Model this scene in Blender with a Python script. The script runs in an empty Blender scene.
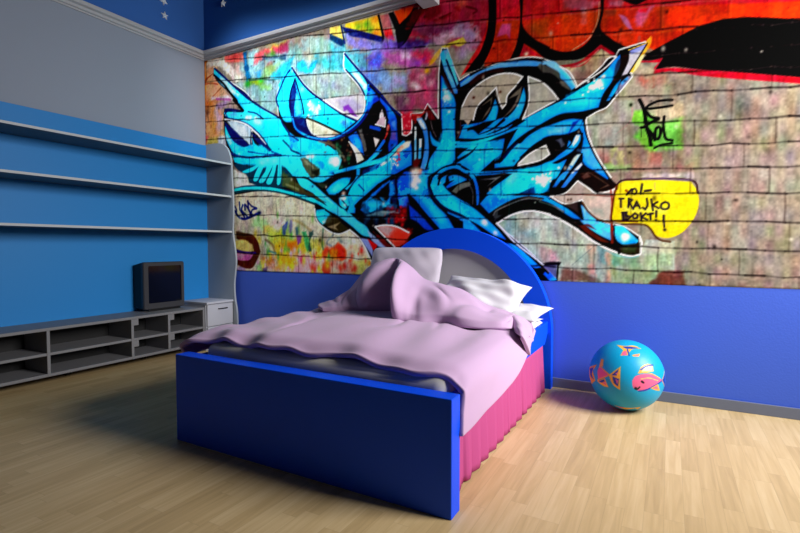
import bpy, bmesh, math
import numpy as np
from mathutils import Vector, Matrix
from math import pi, sin, cos, radians

# ------------------------------------------------------------------ camera, world, lights, exposure
SC = bpy.context.scene
COL = SC.collection
cam_d = bpy.data.cameras.new('camera'); cam = bpy.data.objects.new('camera', cam_d); COL.objects.link(cam)
cam_d.sensor_width = 36; cam_d.lens = 485.0/800*36; cam_d.clip_start = .05
RX = Vector((.87399, .48594, -.00044)); DN = Vector((.01952, -.03601, -.99916)); FW = Vector((-.48555, .87325, -.04096))
m = Matrix((( RX[0], -DN[0], -FW[0], 0), (RX[1], -DN[1], -FW[1], 0), (RX[2], -DN[2], -FW[2], 1.0), (0, 0, 0, 1)))
cam.matrix_world = m
SC.camera = cam
SC.view_settings.view_transform = 'Standard'; SC.view_settings.look = 'None'
SC.view_settings.gamma = 1; SC.view_settings.use_curve_mapping = False
SC.view_settings.exposure = 0.0
w = bpy.data.worlds.new('sky'); SC.world = w; w.use_nodes = True
w.node_tree.nodes['Background'].inputs[0].default_value = (.75, .85, 1, 1)
w.node_tree.nodes['Background'].inputs[1].default_value = 1.0

def area_light(name, loc, target, sx, sy, power, color, spread=180):
    d = bpy.data.lights.new(name, 'AREA'); d.shape = 'RECTANGLE'; d.size = sx; d.size_y = sy
    d.energy = power; d.color = color; d.spread = radians(spread)
    o = bpy.data.objects.new(name, d); COL.objects.link(o); o.location = loc
    o.rotation_euler = (Vector(target)-Vector(loc)).to_track_quat('-Z', 'Z').to_euler()
    return o
# daylight through the window of the right wall, and an added unseen lamp brightening the mural's left
area_light('window_daylight', (2.18, 2.62, 2.35), (-1.5, 3.15, .45), 1.4, 1.4, 104, (1, .97, .94), 108)
area_light('mural_fill', (-2.9, 2.80, 3.60), (-3.1, 3.536, 2.2), 1.8, .2, 13, (.95, .97, 1), 66)

# ------------------------------------------------------------------ helpers
def tag(o, label=None, cat=None, group=None, kind=None):
    if label: o['label'] = label
    if cat: o['category'] = cat
    if group: o['group'] = group
    if kind: o['kind'] = kind
    return o
def empty(name, loc=(0, 0, 0), **k):
    o = bpy.data.objects.new(name, None); COL.objects.link(o); o.location = loc
    return tag(o, **k)
def link(name, me, mat, parent=None, smooth=False):
    o = bpy.data.objects.new(name, me); COL.objects.link(o)
    if mat: me.materials.append(mat)
    if smooth:
        me.polygons.foreach_set('use_smooth', [True]*len(me.polygons))
    if parent:
        o.parent = parent
        if parent.location.length or parent.parent:
            p = parent; L = Vector((0, 0, 0))
            while p: L += p.location; p = p.parent
            o.location = -L
    return o
def from_bm(name, bm, mat, parent=None, smooth=False):
    bmesh.ops.recalc_face_normals(bm, faces=bm.faces)
    me = bpy.data.meshes.new(name); bm.to_mesh(me); bm.free()
    return link(name, me, mat, parent, smooth)
def box(bm, a, b, bev=0.0, seg=2):
    x0, y0, z0 = a; x1, y1, z1 = b
    v = [bm.verts.new(p) for p in ((x0,y0,z0),(x1,y0,z0),(x1,y1,z0),(x0,y1,z0),(x0,y0,z1),(x1,y0,z1),(x1,y1,z1),(x0,y1,z1))]
    f = [bm.faces.new([v[i] for i in q]) for q in ((0,3,2,1),(4,5,6,7),(0,1,5,4),(1,2,6,5),(2,3,7,6),(3,0,4,7))]
    if bev:
        es = {e for q in f for e in q.edges}
        bmesh.ops.bevel(bm, geom=list(es), offset=bev, segments=seg, affect='EDGES', profile=.5)
def boxes(name, L, mat, parent=None, bev=.003):
    bm = bmesh.new()
    for a, b in L: box(bm, a, b, bev)
    return from_bm(name, bm, mat, parent)
def prism(bm, pts, d, axis, bev=0.0):
    """closed outline pts (2-D) extruded from d[0] to d[1] along axis"""
    def P(p, t):
        return {'y': (p[0], t, p[1]), 'x': (t, p[0], p[1]), 'z': (p[0], p[1], t)}[axis]
    a = [bm.verts.new(P(p, d[0])) for p in pts]; b = [bm.verts.new(P(p, d[1])) for p in pts]
    n = len(pts); fa = bm.faces.new(a); fb = bm.faces.new(b[::-1]); sides = [bm.faces.new((a[i], b[i], b[(i+1)%n], a[(i+1)%n])) for i in range(n)]
    if bev:
        es = [e for f in (fa, fb) for e in f.edges]
        bmesh.ops.bevel(bm, geom=es, offset=bev, segments=2, affect='EDGES', profile=.5)
def grid_mesh(name, V, mat, parent=None, smooth=True, close_u=False):
    """V: array (nv, nu, 3)"""
    nv, nu = V.shape[:2]; me = bpy.data.meshes.new(name)
    idx = np.arange(nv*nu).reshape(nv, nu)
    F = np.stack([idx[:-1, :-1], idx[:-1, 1:], idx[1:, 1:], idx[1:, :-1]], -1).reshape(-1, 4)
    if close_u:
        G = np.stack([idx[:-1, -1], idx[:-1, 0], idx[1:, 0], idx[1:, -1]], -1); F = np.vstack([F, G])
    me.vertices.add(nv*nu); me.vertices.foreach_set('co', V.astype(np.float32).ravel())
    me.loops.add(len(F)*4); me.loops.foreach_set('vertex_index', F.astype(np.int32).ravel())
    me.polygons.add(len(F)); me.polygons.foreach_set('loop_start', np.arange(0, len(F)*4, 4, dtype=np.int32))
    me.update(calc_edges=True); me.validate()
    return link(name, me, mat, parent, smooth)

# ------------------------------------------------------------------ materials
def lin(c): return tuple((v/12.92 if v <= .04045 else ((v+.055)/1.055)**2.4) for v in c)
def hexc(h): return lin([int(h[i:i+2], 16)/255 for i in (0, 2, 4)])+(1,)
def mat(name, col, rough=.6, spec=.3, bump=0.0, bscale=60, var=0.0, vscale=4.0, sheen=0.0, metal=0.0):
    mt = bpy.data.materials.new(name); mt.use_nodes = True; N = mt.node_tree.nodes; L = mt.node_tree.links
    b = N['Principled BSDF']; c = hexc(col) if isinstance(col, str) else tuple(col)+(1,)
    b.inputs['Base Color'].default_value = c; b.inputs['Roughness'].default_value = rough
    b.inputs['Specular IOR Level'].default_value = spec; b.inputs['Metallic'].default_value = metal
    if sheen: b.inputs['Sheen Weight'].default_value = sheen
    tc = N.new('ShaderNodeTexCoord')
    if var:
        n = N.new('ShaderNodeTexNoise'); n.inputs['Scale'].default_value = vscale; n.inputs['Detail'].default_value = 4
        L.new(tc.outputs['Object'], n.inputs['Vector'])
        mx = N.new('ShaderNodeMix'); mx.data_type = 'RGBA'
        mx.inputs['A'].default_value = tuple(v*(1-var) for v in c[:3])+(1,); mx.inputs['B'].default_value = tuple(min(1, v*(1+var)) for v in c[:3])+(1,)
        L.new(n.outputs['Fac'], mx.inputs['Factor']); L.new(mx.outputs['Result'], b.inputs['Base Color'])
    if bump:
        n = N.new('ShaderNodeTexNoise'); n.inputs['Scale'].default_value = bscale; n.inputs['Detail'].default_value = 3
        L.new(tc.outputs['Object'], n.inputs['Vector'])
        bp = N.new('ShaderNodeBump'); bp.inputs['Strength'].default_value = bump; bp.inputs['Distance'].default_value = .01
        L.new(n.outputs['Fac'], bp.inputs['Height']); L.new(bp.outputs['Normal'], b.inputs['Normal'])
    return mt
def paint_mat(name, rough, spec, bump=0.0):
    mt = bpy.data.materials.new(name); mt.use_nodes = True; N = mt.node_tree.nodes; L = mt.node_tree.links
    b = N['Principled BSDF']; a = N.new('ShaderNodeVertexColor'); a.layer_name = 'paint'
    L.new(a.outputs['Color'], b.inputs['Base Color']); b.inputs['Roughness'].default_value = rough; b.inputs['Specular IOR Level'].default_value = spec
    return mt
def floor_mat():
    mt = bpy.data.materials.new('oak_parquet'); mt.use_nodes = True; N = mt.node_tree.nodes; L = mt.node_tree.links
    b = N['Principled BSDF']
    def M(op, a, c=None):
        n = N.new('ShaderNodeMath'); n.operation = op
        for i, v in enumerate((a, c)):
            if v is None: continue
            if isinstance(v, (int, float)): n.inputs[i].default_value = v
            else: L.new(v, n.inputs[i])
        return n.outputs[0]
    tc = N.new('ShaderNodeTexCoord'); sp = N.new('ShaderNodeSeparateXYZ'); L.new(tc.outputs['Object'], sp.inputs[0])
    x, y = sp.outputs[0], sp.outputs[1]
    rx = M('DIVIDE', x, .066); row = M('FLOOR', rx)
    wn = N.new('ShaderNodeTexWhiteNoise'); wn.noise_dimensions = '1D'; L.new(row, wn.inputs['W'])
    ry = M('ADD', M('DIVIDE', y, .42), M('MULTIPLY', wn.outputs['Value'], 7.3)); cel = M('FLOOR', ry)
    cb = N.new('ShaderNodeCombineXYZ'); L.new(row, cb.inputs[0]); L.new(cel, cb.inputs[1])
    w2 = N.new('ShaderNodeTexWhiteNoise'); w2.noise_dimensions = '2D'; L.new(cb.outputs[0], w2.inputs['Vector'])
    # grain stretched along the boards, shifted board by board
    mp = N.new('ShaderNodeCombineXYZ'); L.new(M('MULTIPLY', x, 46), mp.inputs[0])
    L.new(M('ADD', M('MULTIPLY', y, 2.6), M('MULTIPLY', w2.outputs['Value'], 40)), mp.inputs[1])
    g = N.new('ShaderNodeTexNoise'); g.inputs['Scale'].default_value = 1; g.inputs['Detail'].default_value = 5; g.inputs['Distortion'].default_value = .6
    L.new(mp.outputs[0], g.inputs['Vector'])
    cr = N.new('ShaderNodeValToRGB'); e = cr.color_ramp.elements
    e[0].position = 0; e[0].color = hexc('ae9468'); e[1].position = 1; e[1].color = hexc('d8c094')
    k = e.new(.5); k.color = hexc('c6ab7c')
    L.new(M('ADD', M('ADD', .18, M('MULTIPLY', w2.outputs['Value'], .42)), M('MULTIPLY', M('SUBTRACT', g.outputs['Fac'], .38), 1.1)), cr.inputs['Fac'])
    # seams
    fx = M('FRACT', rx); fy = M('FRACT', ry)
    sx = M('LESS_THAN', M('MINIMUM', fx, M('SUBTRACT', 1, fx)), .018)
    sy = M('LESS_THAN', M('MINIMUM', fy, M('SUBTRACT', 1, fy)), .0035)
    seam = M('MAXIMUM', sx, sy)
    mx = N.new('ShaderNodeMix'); mx.data_type = 'RGBA'; L.new(M('MULTIPLY', seam, .16), mx.inputs['Factor'])
    L.new(cr.outputs['Color'], mx.inputs['A']); mx.inputs['B'].default_value = (.16, .09, .04, 1)
    L.new(mx.outputs['Result'], b.inputs['Base Color']); b.inputs['Roughness'].default_value = .42; b.inputs['Specular IOR Level'].default_value = .35
    return mt
def banded_mat(name, bands, rough=.75):
    """paint in horizontal bands: list of (z from, colour)"""
    mt = bpy.data.materials.new(name); mt.use_nodes = True; N = mt.node_tree.nodes; L = mt.node_tree.links
    b = N['Principled BSDF']; tc = N.new('ShaderNodeTexCoord'); sp = N.new('ShaderNodeSeparateXYZ'); L.new(tc.outputs['Object'], sp.inputs[0])
    mr = N.new('ShaderNodeMath'); mr.operation = 'DIVIDE'; mr.inputs[1].default_value = 4; L.new(sp.outputs[2], mr.inputs[0])
    cr = N.new('ShaderNodeValToRGB'); cr.color_ramp.interpolation = 'CONSTANT'; e = cr.color_ramp.elements
    e[0].position = 0; e[0].color = hexc(bands[0][1]); e[1].position = bands[1][0]/4; e[1].color = hexc(bands[1][1])
    for z, c in bands[2:]:
        k = e.new(z/4); k.color = hexc(c)
    L.new(mr.outputs[0], cr.inputs['Fac']); L.new(cr.outputs['Color'], b.inputs['Base Color'])
    b.inputs['Roughness'].default_value = rough; b.inputs['Specular IOR Level'].default_value = .2
    n = N.new('ShaderNodeTexNoise'); n.inputs['Scale'].default_value = 90; L.new(tc.outputs['Object'], n.inputs['Vector'])
    bp = N.new('ShaderNodeBump'); bp.inputs['Strength'].default_value = .08; bp.inputs['Distance'].default_value = .01
    L.new(n.outputs['Fac'], bp.inputs['Height']); L.new(bp.outputs['Normal'], b.inputs['Normal'])
    return mt
M_WALLBACK = banded_mat('back_wall_paint', [(0, '4668da'), (.755, '8a857c'), (3.02, '2a62b0')])
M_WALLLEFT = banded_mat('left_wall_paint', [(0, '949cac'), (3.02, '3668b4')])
M_WALLPLAIN = mat('plain_wall_paint', '2a365c', .8, .2, .05, 90)
M_CEIL = mat('ceiling_paint', '4c5468', .8, .2)
M_MOULD = mat('moulding_paint', 'b0b0b4', .55, .3)
M_BASEB = mat('baseboard_paint', '6c7488', .55, .3)
M_BLUE = mat('blue_lacquer', '004cee', .45, .25, .02, 40)
M_PANEL = mat('grey_panel', 'b4b2b8', .6, .3)
M_PINK = mat('pink_cotton', 'b04a80', .85, .1, .08, 300)
M_MATTRESS = mat('grey_ticking', 'd8d4c8', .7, .2, .05, 200)
M_BLANKET = mat('lilac_fleece', 'be9fc2', .9, .1, .10, 220, sheen=.15)
M_PILGREY = mat('pale_grey_cotton', 'b8b0be', .85, .1, .08, 200)
M_PILWHITE = mat('white_cotton', 'ceccd4', .85, .1, .08, 200)
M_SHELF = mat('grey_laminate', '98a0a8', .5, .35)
M_SHELFSHADE = mat('shaded_laminate', '5c646c', .5, .3)  # shelf laminate darkened: the shade of the undersides put into the colour
M_SHELFLIT = mat('lit_laminate', 'b8bcc0', .5, .35)  # same laminate in its lit tone, for the front edges
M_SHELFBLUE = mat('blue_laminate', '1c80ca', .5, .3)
M_STAND = mat('dark_grey_laminate', '78787c', .5, .35)
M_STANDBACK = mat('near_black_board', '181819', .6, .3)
M_DRAWER = mat('light_grey_laminate', 'b4b6c0', .5, .35)
M_BLACK = mat('black_metal', '18181a', .4, .5)
M_TVFRAME = mat('charcoal_plastic', '36363a', .45, .4)
M_TVBODY = mat('black_plastic', '0a0a0c', .5, .3)
M_SCREEN = mat('dark_glass', '0a0c14', .12, .5)
M_STAR = mat('white_plaster', 'e8eef2', .6, .3)

# ------------------------------------------------------------------ the room
XL, XR, YB, YF, ZT = -4.322, 2.1, 3.536, -1.6, 3.75
def structure(name, L, mt, bev=0):
    return tag(boxes(name, L, mt, None, bev), kind='structure')
structure('floor', [((XL-.1, YF-.1, -.08), (XR+.1, YB+.1, 0))], floor_mat())
structure('wall_back', [((XL-.1, YB, 0), (XR+.1, YB+.1, ZT))], M_WALLBACK)
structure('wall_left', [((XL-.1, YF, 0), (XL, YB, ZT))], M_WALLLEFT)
WY0, WY1, WZ0, WZ1 = (1.75, 3.40, 1.25, 3.0)
structure('wall_right', [((XR, YF, 0), (XR+.1, WY0, ZT)), ((XR, WY1, 0), (XR+.1, YB, ZT)), ((XR, WY0, 0), (XR+.1, WY1, WZ0)), ((XR, WY0, WZ1), (XR+.1, WY1, ZT))], M_WALLPLAIN)
structure('wall_front', [((XL-.1, YF-.1, 0), (XR+.1, YF, ZT))], M_WALLPLAIN)
structure('ceiling', [((XL-.1, YF-.1, ZT), (XR+.1, YB+.1, ZT+.08))], M_CEIL)
wf = boxes('window_1', [((XR+.01, WY0, WZ0), (XR+.07, WY0+.05, WZ1)), ((XR+.01, WY1-.05, WZ0), (XR+.07, WY1, WZ1)), ((XR+.01, WY0, WZ0), (XR+.07, WY1, WZ0+.05)), ((XR+.01, WY0, WZ1-.05), (XR+.07, WY1, WZ1)), ((XR+.02, (WY0+WY1)/2-.025, WZ0), (XR+.06, (WY0+WY1)/2+.025, WZ1))], M_MOULD)
tag(wf, kind='structure')
structure('baseboard_back', [((XL, YB-.014, 0), (XR, YB, .066))], M_BASEB, .002)
# stepped moulding under the blue upper walls
prof = [(0, 2.950), (.012, 2.950), (.016, 2.962), (.030, 2.966), (.036, 2.986), (.058, 2.996), (.062, 3.014), (.062, 3.026), (0, 3.026)]
bm = bmesh.new(); prism(bm, [(YB-d, z) for d, z in prof], (XL, XR), 'x'); tag(from_bm('trim_1', bm, M_MOULD), kind='structure')
bm = bmesh.new(); prism(bm, [(XL+d, z) for d, z in prof], (YF, YB), 'y'); tag(from_bm('trim_2', bm, M_MOULD), kind='structure')
structure('trim_3', [((-1.752, YB-.42, 2.888), (-1.612, YB, 3.03))], M_MOULD, .004)

# ------------------------------------------------------------------ painted mural on the back wall
def make_noise(h,w,cell,rng):
    gh,gw=int(h/cell)+3,int(w/cell)+3
    g=rng.random((gh,gw)); y=np.arange(h)/cell; x=np.arange(w)/cell
    yi=y.astype(int); xi=x.astype(int); fy=(y-yi)[:,None]; fx=(x-xi)[None,:]
    fy=fy*fy*(3-2*fy); fx=fx*fx*(3-2*fx)
    a=g[yi][:,xi]; b=g[yi][:,xi+1]; c=g[yi+1][:,xi]; d=g[yi+1][:,xi+1]
    return (a*(1-fx)+b*fx)*(1-fy)+(c*(1-fx)+d*fx)*fy
def catmull(p,n=5,closed=False):
    p=np.asarray(p,float)
    if len(p)<3: return p
    q=np.vstack([p[-1],p,p[0],p[1]]) if closed else np.vstack([2*p[0]-p[1],p,2*p[-1]-p[-2]])
    out=[]; m=len(p) if closed else len(p)-1
    for i in range(m):
        a,b,c,d=q[i:i+4]
        for t in np.arange(n)/n:
            out.append(.5*(2*b+(c-a)*t+(2*a-5*b+4*c-d)*t*t+(3*b-a-3*c+d)*t**3))
    if not closed: out.append(p[-1])
    return np.array(out)
def soften(p,closed=True,n=5,lim=48):
    """round the gentle bends of an outline, keep its sharp corners"""
    p=np.asarray(p,float); N=len(p)
    if N<4: return p
    nx=np.roll(p,-1,0); pv=np.roll(p,1,0); a=p-pv; b=nx-p
    la=np.linalg.norm(a,axis=1)+1e-9; lb=np.linalg.norm(b,axis=1)+1e-9
    turn=np.degrees(np.arccos(np.clip((a*b).sum(1)/la/lb,-1,1))); tan=a/la[:,None]/la[:,None]+b/lb[:,None]/lb[:,None]
    tan/=np.linalg.norm(tan,axis=1)[:,None]+1e-9; sharp=turn>lim
    if not closed: sharp[0]=sharp[-1]=True
    out=[]; t=(np.arange(n)/n)[:,None]; h0=2*t**3-3*t**2+1; h1=t**3-2*t**2+t; h2=-2*t**3+3*t**2; h3=t**3-t**2
    for i in range(N if closed else N-1):
        j=(i+1)%N; d=p[j]-p[i]; L=np.linalg.norm(d)
        m0=d if sharp[i] else tan[i]*L; m1=d if sharp[j] else tan[j]*L
        out.append(h0*p[i]+h1*m0+h2*p[j]+h3*m1 if not (sharp[i] and sharp[j]) else p[i][None])
    if not closed: out.append(p[-1][None])
    return np.vstack(out)
class Painter:
    """paints flat pigment on a grid of wall points (x right, z up, metres)"""
    def __init__(s,x0,x1,z0,z1,cell):
        s.x0,s.z0,s.c=x0,z0,cell
        s.nx=int(round((x1-x0)/cell))+1; s.nz=int(round((z1-z0)/cell))+1
        s.a=np.zeros((s.nz,s.nx,3)); rng=np.random.default_rng(7)
        s.n1=make_noise(s.nz,s.nx,14,rng)*.5+make_noise(s.nz,s.nx,6,rng)*.3+make_noise(s.nz,s.nx,2.5,rng)*.2
    def win(s,p,m):
        i0=max(0,int((p[:,0].min()-m-s.x0)/s.c)); i1=min(s.nx,int((p[:,0].max()+m-s.x0)/s.c)+2)
        k0=max(0,int((p[:,1].min()-m-s.z0)/s.c)); k1=min(s.nz,int((p[:,1].max()+m-s.z0)/s.c)+2)
        if i0>=i1 or k0>=k1: return None
        X=s.x0+np.arange(i0,i1)*s.c; Z=s.z0+np.arange(k0,k1)*s.c
        return (slice(k0,k1),slice(i0,i1)),X[None,:],Z[:,None]
    def dist(s,p,X,Z,closed,w=None):
        D=None; n=len(p); ins=np.zeros(np.broadcast(X,Z).shape,bool)
        for i in range(n if closed else n-1):
            (ax,az),(bx,bz)=p[i],p[(i+1)%n]
            dx,dz=bx-ax,bz-az; L=dx*dx+dz*dz+1e-12
            t=np.clip(((X-ax)*dx+(Z-az)*dz)/L,0,1)
            d=np.hypot(X-ax-t*dx,Z-az-t*dz)
            if w is not None: d=d-(w[i]*(1-t)+w[i+1]*t)
            D=d if D is None else np.minimum(D,d)
            if closed:
                c=((az>Z)!=(bz>Z)); 
                if abs(dz)>1e-9: ins^=c&(X<ax+(Z-az)*dx/dz)
        if closed: D=np.where(ins,-D,D)
        return D
    def mix(s,W,al,col):
        v=s.a[W]; v+= (np.asarray(col)-v)*al[...,None]
    def poly(s,col,p,soft,a=1,noisy=0):
        r=s.win(p,soft*2+s.c)
        if r is None: return
        W,X,Z=r; D=s.dist(p,X,Z,True); soft=max(soft,s.c)
        if noisy: D=D+(s.n1[W]-.5)*soft*2.2
        al=np.clip(.5-D/soft/1.2,0,1)*a
        s.mix(W,al,col)
    def line(s,col,p,w,soft,a=1,taper=False):
        n=len(p); ws=np.full(n,w/2) if not taper else w/2*(1-.85*np.linspace(0,1,n))
        r=s.win(p,w+soft*2)
        if r is None: return
        W,X,Z=r; D=s.dist(p,X,Z,False,ws); soft=max(soft,s.c)
        s.mix(W,np.clip(.5-D/soft,0,1)*a,col)
    def blob(s,col,p,rx,ry,a):
        r=s.win(p,max(rx,ry)*2.2)
        if r is None: return
        W,X,Z=r; e=((X-p[0][0])/rx)**2+((Z-p[0][1])/ry)**2
        al=np.exp(-e*.9)*a*1.1; al=al*(.45+1.1*s.n1[W]); s.mix(W,np.clip(al,0,1),col)
# shared: runs the text on a Painter
def rgb(h): return np.array([int(h[i:i+2],16)/255 for i in (0,2,4)])
def run(P,text):
    for ln in text.strip().split('\n'):
        t=ln.split(); k=t[0]; c=rgb(t[1])
        pts=lambda j: np.array([[float(v)/1000 for v in q.split(',')] for q in t[j:]])
        if k=='p':
            p=pts(5); so=float(t[2])/1000
            p=catmull(p,5,True) if t[4]=='1' else soften(p)
            P.poly(c,p,so,float(t[3]),so>.013)
        elif k in 'lt':
            p=pts(6); p=catmull(p,5) if t[4]=='1' else soften(p,False)
            P.line(c,p,float(t[5])/1000,float(t[2])/1000,float(t[3]),k=='t')
        elif k=='b': P.blob(c,pts(5),float(t[2])/1000,float(t[3])/1000,float(t[4]))
        elif k=='g': grain(P,float(t[2]),float(t[3]),int(t[4]))
        elif k=='f':
            p=pts(7); rng=np.random.default_rng(int(t[5])); el=float(t[6])
            for i in range(int(t[2])):
                q=p.min(0)+rng.random(2)*(p.max(0)-p.min(0)); r=float(t[3])/1000*(.5+rng.random())
                P.blob(c,q[None],r,r*el,float(t[4]))

def airbrush(P):
    """deep blue mist sprayed along the black outlines of the blue letters"""
    dark=(P.a.max(-1)<.22).astype(float)
    def blur(m,r):
        for ax in (0,1):
            c=np.cumsum(np.concatenate([np.zeros_like(m.take([0],ax))]+[m],ax),ax); n=m.shape[ax]
            lo=np.clip(np.arange(n)-r,0,n); hi=np.clip(np.arange(n)+r+1,0,n)
            m=(c.take(hi,ax)-c.take(lo,ax))/(2*r+1)
        return m
    b=blur(blur(dark,4),3); w=blur(blur(dark,9),6)
    blue=np.clip((P.a[...,2]-P.a[...,0]-.28)*4,0,1)
    k=np.clip((b-.14)*1.1,0,.5)*blue; P.mix((slice(None),slice(None)),k,(.04,.27,.72))
    k=np.clip((w-.42)*1.2,0,.3)*blue; P.mix((slice(None),slice(None)),k,(.03,.20,.60))
    hi=np.clip((.22-w)*4,0,.45)*blue*(P.n1>.45); P.mix((slice(None),slice(None)),hi,(.25,.88,1.))
def punch(P):
    g=P.a.mean(-1,keepdims=True); P.a=g+(P.a-g)*1.10; P.a=np.clip(.44+(P.a-.46)*1.24,.010,.98)

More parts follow.
